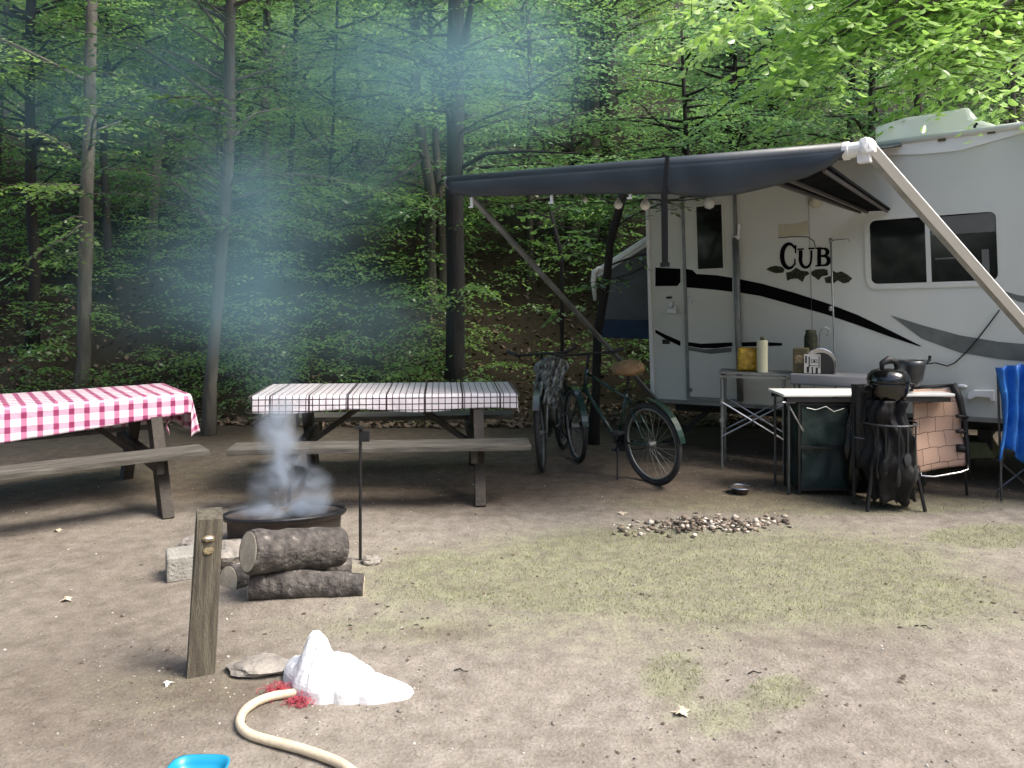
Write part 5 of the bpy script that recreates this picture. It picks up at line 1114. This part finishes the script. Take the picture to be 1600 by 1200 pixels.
# kettle grill with hood
GX, GY = (1388 - 800) / F * 5.85, 5.85; GR = thing('kettle_grill', 'glossy black kettle grill with raised lid and dark apron of hanging tools', 'grill', (GX, GY, 0), R(10))
m = MB(); m.lathe([(0, .74), (.06, .745), (.11, .79), (.135, .85), (.142, .90), (.142, .915), (.135, .915)], (0, 0, 0), 36); m.build('bowl', M['enamel'], GR, smooth=True)
m = MB(); m.lathe([(.15, .915), (.15, .925), (.14, .965), (.115, .995), (.07, 1.01), (0, 1.015)], (0, 0, 0), 36); LD = m.build('lid', M['enamel'], GR, smooth=True)
m = MB(); m.tube([(-.055, 0, 1.0), (-.05, 0, 1.05), (0, 0, 1.075), (.06, 0, 1.06), (.07, 0, 1.0)], [.014, .022, .03, .022, .014], 10); m.build('lid_handle', M['black_matt'], LD, smooth=True)
for s_ in (-1, 1): MB().tube([(s_ * .135, 0, .9), (s_ * .2, -.01, .89), (s_ * .2, .01, .85), (s_ * .135, 0, .84)], .011, 8).build('side_handle', M['black_matt'], GR, smooth=True)
for a_ in (200, 320, 80):
    m = MB(); m.tube([(math.cos(R(a_)) * .09, math.sin(R(a_)) * .09, .76), (math.cos(R(a_)) * .24, math.sin(R(a_)) * .24, 0)], .013, 8); m.build('leg', M['black_matt'], GR)
m = MB(); m.lathe([(.17, .30), (.175, .31), (.16, .31), (0, .305)], (0, 0, 0), 28); m.build('lower_shelf', M['black_matt'], GR)
m = MB(); m.torus((.0, 0, .62), .19, .007, n=30, k=6); m.build('tool_ring', M['steel_grey'], GR)
for i, (a_, l_, w_) in enumerate(((230, .34, .05), (255, .42, .035), (275, .28, .06), (300, .4, .045), (215, .38, .03))):
    x, y = math.cos(R(a_)) * .195, math.sin(R(a_)) * .195; m = MB(); m.tube([(x, y, .62), (x, y, .62 - l_ * .7)], .006, 6); m.blob((x, y, .62 - l_ * .85), (w_, .014, l_ * .35), i, .2, 2)
    o = m.build('grill_tool', M['steel_grey' if i in (2, 3) else 'black_matt'], None); o.location = (GX, GY, 0); o.rotation_euler = (0, 0, R(10)); tag(o, ('black scraper hanging left on the grill ring', 'long black fork hanging on the grill ring', 'short broad grey spatula hanging on the grill ring', 'long grey spoon hanging on the grill ring', 'thin black tongs at the far left of the grill ring')[i], 'grill tool', 'tools hanging on the grill')
# black apron / cover draped low round the grill
AP = thing('grill_cover', 'limp crumpled black cover bunched round the stand of the kettle grill', 'cover', (GX, GY, 0)); m = MB(); nu, nv = 80, 34
for j in range(nv + 1):
    f = j / nv
    for i in range(nu):
        a_ = 2 * math.pi * i / nu; r0 = .105 + .045 * math.sin(f * 2.4) + .03 * noise.noise(Vector((math.cos(a_) * 1.6, math.sin(a_) * 1.6, f * 4))) * 2 + .012 * math.sin(a_ * 11 + 5 * noise.noise(Vector((f * 3, 1, 0)))) + .012 * noise.noise(Vector((a_ * 5, f * 14, 2)))
        m.v.append((math.cos(a_) * r0 * 1.1, math.sin(a_) * r0, .79 - (.73 + .05 * noise.noise(Vector((math.cos(a_) * 3, math.sin(a_) * 3, 9)))) * f))
m.f = [(j * nu + i, j * nu + (i + 1) % nu, (j + 1) * nu + (i + 1) % nu, (j + 1) * nu + i) for j in range(nv) for i in range(nu)]
m.build('sheet', pm('black_cover', (.008, .008, .009), (.004, .004, .004), 9, .6, .5, 12, spec=.3), AP, smooth=True, solid=.004)
KC = thing('folded_chair', 'folded black camp chair propped upright between the rubbish bag and the grill', 'folding chair', ((1352 - 800) / F * 5.95, 5.95, 0), R(-12))
for (xa_, xb_, yb_) in ((-.07, -.09, -.05), (.06, .10, -.05), (-.05, .08, .08), (.07, -.07, .08)): MB().tube([(xa_, .03, .86), (xb_, yb_, 0)], .011, 8).build('leg', M['black_matt'], KC)
m = MB(); nu, nv = 40, 30
for j in range(nv + 1):
    f = j / nv
    for i in range(nu):
        a_ = 2 * math.pi * i / nu; r0 = 1 + .18 * math.sin(a_ * 5 + 4 * f) + .2 * noise.noise(Vector((math.cos(a_) * 2, math.sin(a_) * 2, f * 6))); m.v.append((math.cos(a_) * .085 * r0 * (1 - .25 * f), .0 + math.sin(a_) * .06 * r0, .88 - .62 * f))
m.f = [(j * nu + i, j * nu + (i + 1) % nu, (j + 1) * nu + (i + 1) % nu, (j + 1) * nu + i) for j in range(nv) for i in range(nu)] + [tuple(range(nu)), tuple(nv * nu + i for i in range(nu))]
m.build('bundled_cloth', M['black_matt'], KC, smooth=True)
m = MB(); m.tube([(-.09, -.07, .5), (.0, -.085, .49), (.09, -.07, .5)], .006, 6); m.build('strap', M['steel_grey'], KC)
# glass-grey pan on the grill side
PA = thing('pan', 'grey pot with upright handle beside the kettle grill lid', 'pot', on(1424, 603, 6.2)); m = MB(); m.lathe([(.05, 0), (.08, .05), (.1, .16), (.105, .2), (.098, .2), (.09, .15), (.0, .02)], (0, 0, 0), 24); m.build('pot_body', M['steel_grey'], PA, smooth=True)
m = MB(); m.tube([(.1, 0, .17), (.14, 0, .2), (.145, 0, .235)], .012, 8); m.tube([(-.1, 0, .2), (.1, 0, .2)], .005, 6); m.build('handle', M['black_matt'], PA)
# patterned folding lounge chair leaning by the grill
def clothblocks():
    m, t, p = newmat('block_pattern_cloth'); uv = N(t, 'ShaderNodeUVMap'); br = N(t, 'ShaderNodeTexBrick'); t.links.new(uv.outputs[0], br.inputs[0])
    br.inputs['Color1'].default_value = (.50, .33, .24, 1); br.inputs['Color2'].default_value = (.42, .27, .20, 1); br.inputs['Mortar'].default_value = (.07, .035, .025, 1)
    br.inputs['Scale'].default_value = 1; br.inputs['Mortar Size'].default_value = .012; br.inputs['Mortar Smooth'].default_value = .4; br.inputs['Brick Width'].default_value = .7; br.inputs['Row Height'].default_value = .45; br.inputs['Bias'].default_value = -.3
    n = N(t, 'ShaderNodeTexNoise'); n.inputs['Scale'].default_value = 4; t.links.new(uv.outputs[0], n.inputs[0]); mx = N(t, 'ShaderNodeVectorMath', operation='ADD'); sc = N(t, 'ShaderNodeVectorMath', operation='SCALE'); sc.inputs['Scale'].default_value = .1
    t.links.new(n.outputs[1], sc.inputs[0]); t.links.new(uv.outputs[0], mx.inputs[0]); t.links.new(sc.outputs[0], mx.inputs[1]); t.links.new(mx.outputs[0], br.inputs[0])
    t.links.new(br.outputs[0], p.inputs['Base Color']); p.inputs['Roughness'].default_value = .85; return m
FC = thing('lounge_chair', 'folded lounge chair with tan block pattern cloth leaning beside the grill', 'folding chair', at(1465, 760, 6.25).xy[:] + (0,)); m = MB(); m.smooth = True; m.uv = []; nu, nv = 16, 30; o_ = Vector(FC.location)
TL, TRt, BL, BR = at(1424, 609, 6.28), at(1497, 607, 6.30), at(1432, 740, 6.18), at(1509, 727, 6.18)
for i in range(nu + 1):
    for j in range(nv + 1):
        u, f = i / nu, j / nv; p = TL.lerp(TRt, u).lerp(BL.lerp(BR, u), f); p.y += .03 * math.sin(u * math.pi) - .012 * math.sin(f * 9); m.v.append(tuple(p - o_)); m.uv.append((u * 2.0, f * 2.4))
m.f = [(i * (nv + 1) + j, (i + 1) * (nv + 1) + j, (i + 1) * (nv + 1) + j + 1, i * (nv + 1) + j + 1) for i in range(nu) for j in range(nv)]
m.build('cloth_back', clothblocks(), FC, solid=.006)
m = MB(); m.tube([at(1488, 600, 6.3), at(1499, 622, 6.27), at(1508, 660, 6.22), at(1512, 705, 6.18), at(1514, 738, 6.14)], [.03, .028, .018, .016, .014], 10); m.tube([at(1424, 606, 6.32), at(1490, 602, 6.32)], .014, 8)
for y_ in (650, 674): m.tube([at(1494, y_, 6.2), at(1512, y_ + 2, 6.2)], .014, 6)
m.tube([at(1495, 700, 6.2), at(1512, 702, 6.2)], .03, 8); m.build('side_frame', M['black_matt'], FC, world=True, smooth=True)
m = MB(); m.tube([at(1436, 728, 6.17), at(1440, 744, 6.1), at(1460, 745, 6.08), at(1500, 738, 6.08), at(1512, 734, 6.1), at(1514, 722, 6.14)], .008, 8); m.build('foot_bar', M['chrome'], FC, world=True, smooth=True)
m = MB()
for a_, b_ in (((1440, 744), (1442, 765)), ((1508, 738), (1511, 766))): m.tube([at(*a_, 6.1), Vector((at(*b_, 6.2).x, 6.2, 0))], .009, 8)
m.build('leg', M['black_matt'], FC, world=True)
# blue folded camp chairs
def campchair(label, x, y, rz, seed):
    B = thing('camp_chair', label, 'camp chair', (x, y, 0), rz, 'folded blue camp chairs'); m = MB(); m.smooth = True; nu, nv = 36, 30
    for i in range(nu + 1):
        for j in range(nv + 1):
            u, f = i / nu * 2 - 1, j / nv; wd = .17 - .04 * math.sin(f * 3); fold = math.sin(u * 11 + seed + 1.5 * f) * .035 + .02 * noise.noise(Vector((u * 4, f * 4, seed)))
            m.v.append((u * wd, -.03 + fold, 1.0 - (.66 + .05 * math.sin(u * 5 + seed)) * f + .03 * (1 - abs(u)) * (1 if f == 0 else 0)))
    m.f = [(i * (nv + 1) + j, (i + 1) * (nv + 1) + j, (i + 1) * (nv + 1) + j + 1, i * (nv + 1) + j + 1) for i in range(nu) for j in range(nv)]; m.build('seat_cloth', M['chair_blue'], B, solid=.005)
    for k, (x0_, x1_, y1_) in enumerate(((-.15, -.13, -.02), (-.06, -.12, .07), (.05, .12, .07), (.15, .12, -.02))):
        MB().tube([(x0_ * .9, .03, .95 if k in (0, 3) else .7), (x1_, y1_, 0)], .009, 8).build('leg', M['steel_grey'], B)
    m = MB(); m.tube([(-.14, .04, .3), (.13, .05, .06)], .008, 6); m.tube([(.14, .04, .3), (-.13, .05, .06)], .008, 6); m.build('cross_tube', M['steel_grey'], B)
    return B
campchair('folded blue camp chair with grey legs, nearest the camper hitch cowl', 3.82, 6.03, R(-8), 1)
campchair('folded blue camp chair cut by the right edge of the view', 4.14, 5.9, R(-25), 3)
# low dog bowl
p = gp(1157, 772); DB = thing('pet_bowl', 'small low pan with shiny rim on the dark earth before the folding table', 'bowl', p); m = MB(); m.lathe([(.045, 0), (.06, .03), (.075, .05), (.09, .052), (.09, .056), (.07, .054), (.05, .02), (0, .015)], (0, 0, 0), 28); m.build('bowl', M['rust'], DB, smooth=True); MB().torus((0, 0, .056), .082, .006).build('rim', M['chrome'], DB)
# ------------------------------------------------------------ smoke
def smoke(name, label, blobs, dens, nscale, lo, hi, col, step, thr=(.38, .72)):
    m, t, p = newmat(name); t.nodes.remove(p); out = t.nodes['Material Output']
    geo = N(t, 'ShaderNodeNewGeometry'); tc = N(t, 'ShaderNodeTexCoord'); pos = tc.outputs['Object']; acc = None
    for (px, py, Y, rx, ry, rz_, k) in blobs:
        c_ = at(px, py, Y); a = N(t, 'ShaderNodeVectorMath', operation='SUBTRACT'); t.links.new(pos, a.inputs[0]); a.inputs[1].default_value = c_
        b = N(t, 'ShaderNodeVectorMath', operation='MULTIPLY'); t.links.new(a.outputs[0], b.inputs[0]); b.inputs[1].default_value = (1 / rx, 1 / ry, 1 / rz_)
        l = N(t, 'ShaderNodeVectorMath', operation='LENGTH'); t.links.new(b.outputs[0], l.inputs[0])
        mr = N(t, 'ShaderNodeMapRange', interpolation_type='SMOOTHSTEP'); t.links.new(l.outputs['Value'], mr.inputs[0]); mr.inputs[1].default_value = 1; mr.inputs[2].default_value = 0; mr.inputs[3].default_value = 0; mr.inputs[4].default_value = k
        if acc is None: acc = mr.outputs[0]
        else: x = N(t, 'ShaderNodeMath', operation='ADD'); t.links.new(acc, x.inputs[0]); t.links.new(mr.outputs[0], x.inputs[1]); acc = x.outputs[0]
    n = N(t, 'ShaderNodeTexNoise'); n.inputs['Scale'].default_value = nscale; n.inputs['Detail'].default_value = 3; n.inputs['Distortion'].default_value = .6; t.links.new(pos, n.inputs[0])
    r_ = N(t, 'ShaderNodeMapRange'); t.links.new(n.outputs[0], r_.inputs[0]); r_.inputs[1].default_value = thr[0]; r_.inputs[2].default_value = thr[1]; r_.inputs[3].default_value = .08; r_.inputs[4].default_value = 1.4
    x = N(t, 'ShaderNodeMath', operation='MULTIPLY'); t.links.new(acc, x.inputs[0]); t.links.new(r_.outputs[0], x.inputs[1])
    y = N(t, 'ShaderNodeMath', operation='MULTIPLY'); t.links.new(x.outputs[0], y.inputs[0]); y.inputs[1].default_value = dens
    v = N(t, 'ShaderNodeVolumePrincipled'); v.inputs['Color'].default_value = (*col, 1); v.inputs['Anisotropy'].default_value = .25; t.links.new(y.outputs[0], v.inputs['Density']); t.links.new(v.outputs[0], out.inputs['Volume'])
    try: m.cycles.volume_step_rate = step
    except Exception: pass
    b = MB(); lo = Vector(lo); hi = Vector(hi); b.box((lo + hi) / 2, hi - lo); o = b.build(name, m, None); tag(o, label, kind='stuff'); return o
smoke('fire_smoke', 'blue grey smoke rising out of the fire ring', [
    (440, 802, 5.0, .36, .30, .10, .9), (480, 770, 5.0, .20, .22, .20, .8), (430, 760, 5.05, .20, .2, .22, .8), (505, 790, 5.0, .13, .17, .10, .5), (448, 715, 5.1, .17, .18, .26, .8), (430, 670, 5.2, .16, .2, .24, .6), (450, 640, 5.3, .16, .2, .2, .3)],
    16, 5.0, (-1.95, 4.6, .2), (-.9, 5.7, 1.15), (.76, .86, 1.0), .3, (.44, .66))
smoke('drifting_smoke', 'thin blue smoke drifting up through the trees', [
    (432, 590, 6.0, .3, .45, .7, .5), (410, 500, 6.2, .6, .5, .8, .6), (380, 400, 6.4, 1.2, .6, .8, .5), (372, 290, 6.7, .8, .6, .55, 1.0), (340, 400, 7.0, 1.8, .8, 1.0, .7), (470, 240, 7.0, 1.4, .8, 1.2, .7), (590, 90, 7.4, 1.5, .9, 1.0, 1.3), (720, 170, 7.6, 1.1, .8, 1.0, .6), (830, 90, 7.8, 1.4, .8, 1.0, .9), (200, 130, 7.6, 1.6, .9, 1.3, 1.1), (40, 90, 7.6, 1.2, .9, .9, .8), (300, 480, 7.6, 1.6, .7, .8, .7), (560, 500, 7.8, 1.2, .7, .8, .5)],
    .50, .8, (-5.9, 5.4, .4), (1.6, 8.6, 4.95), (.52, .86, 1.0), .5, (.32, .66))
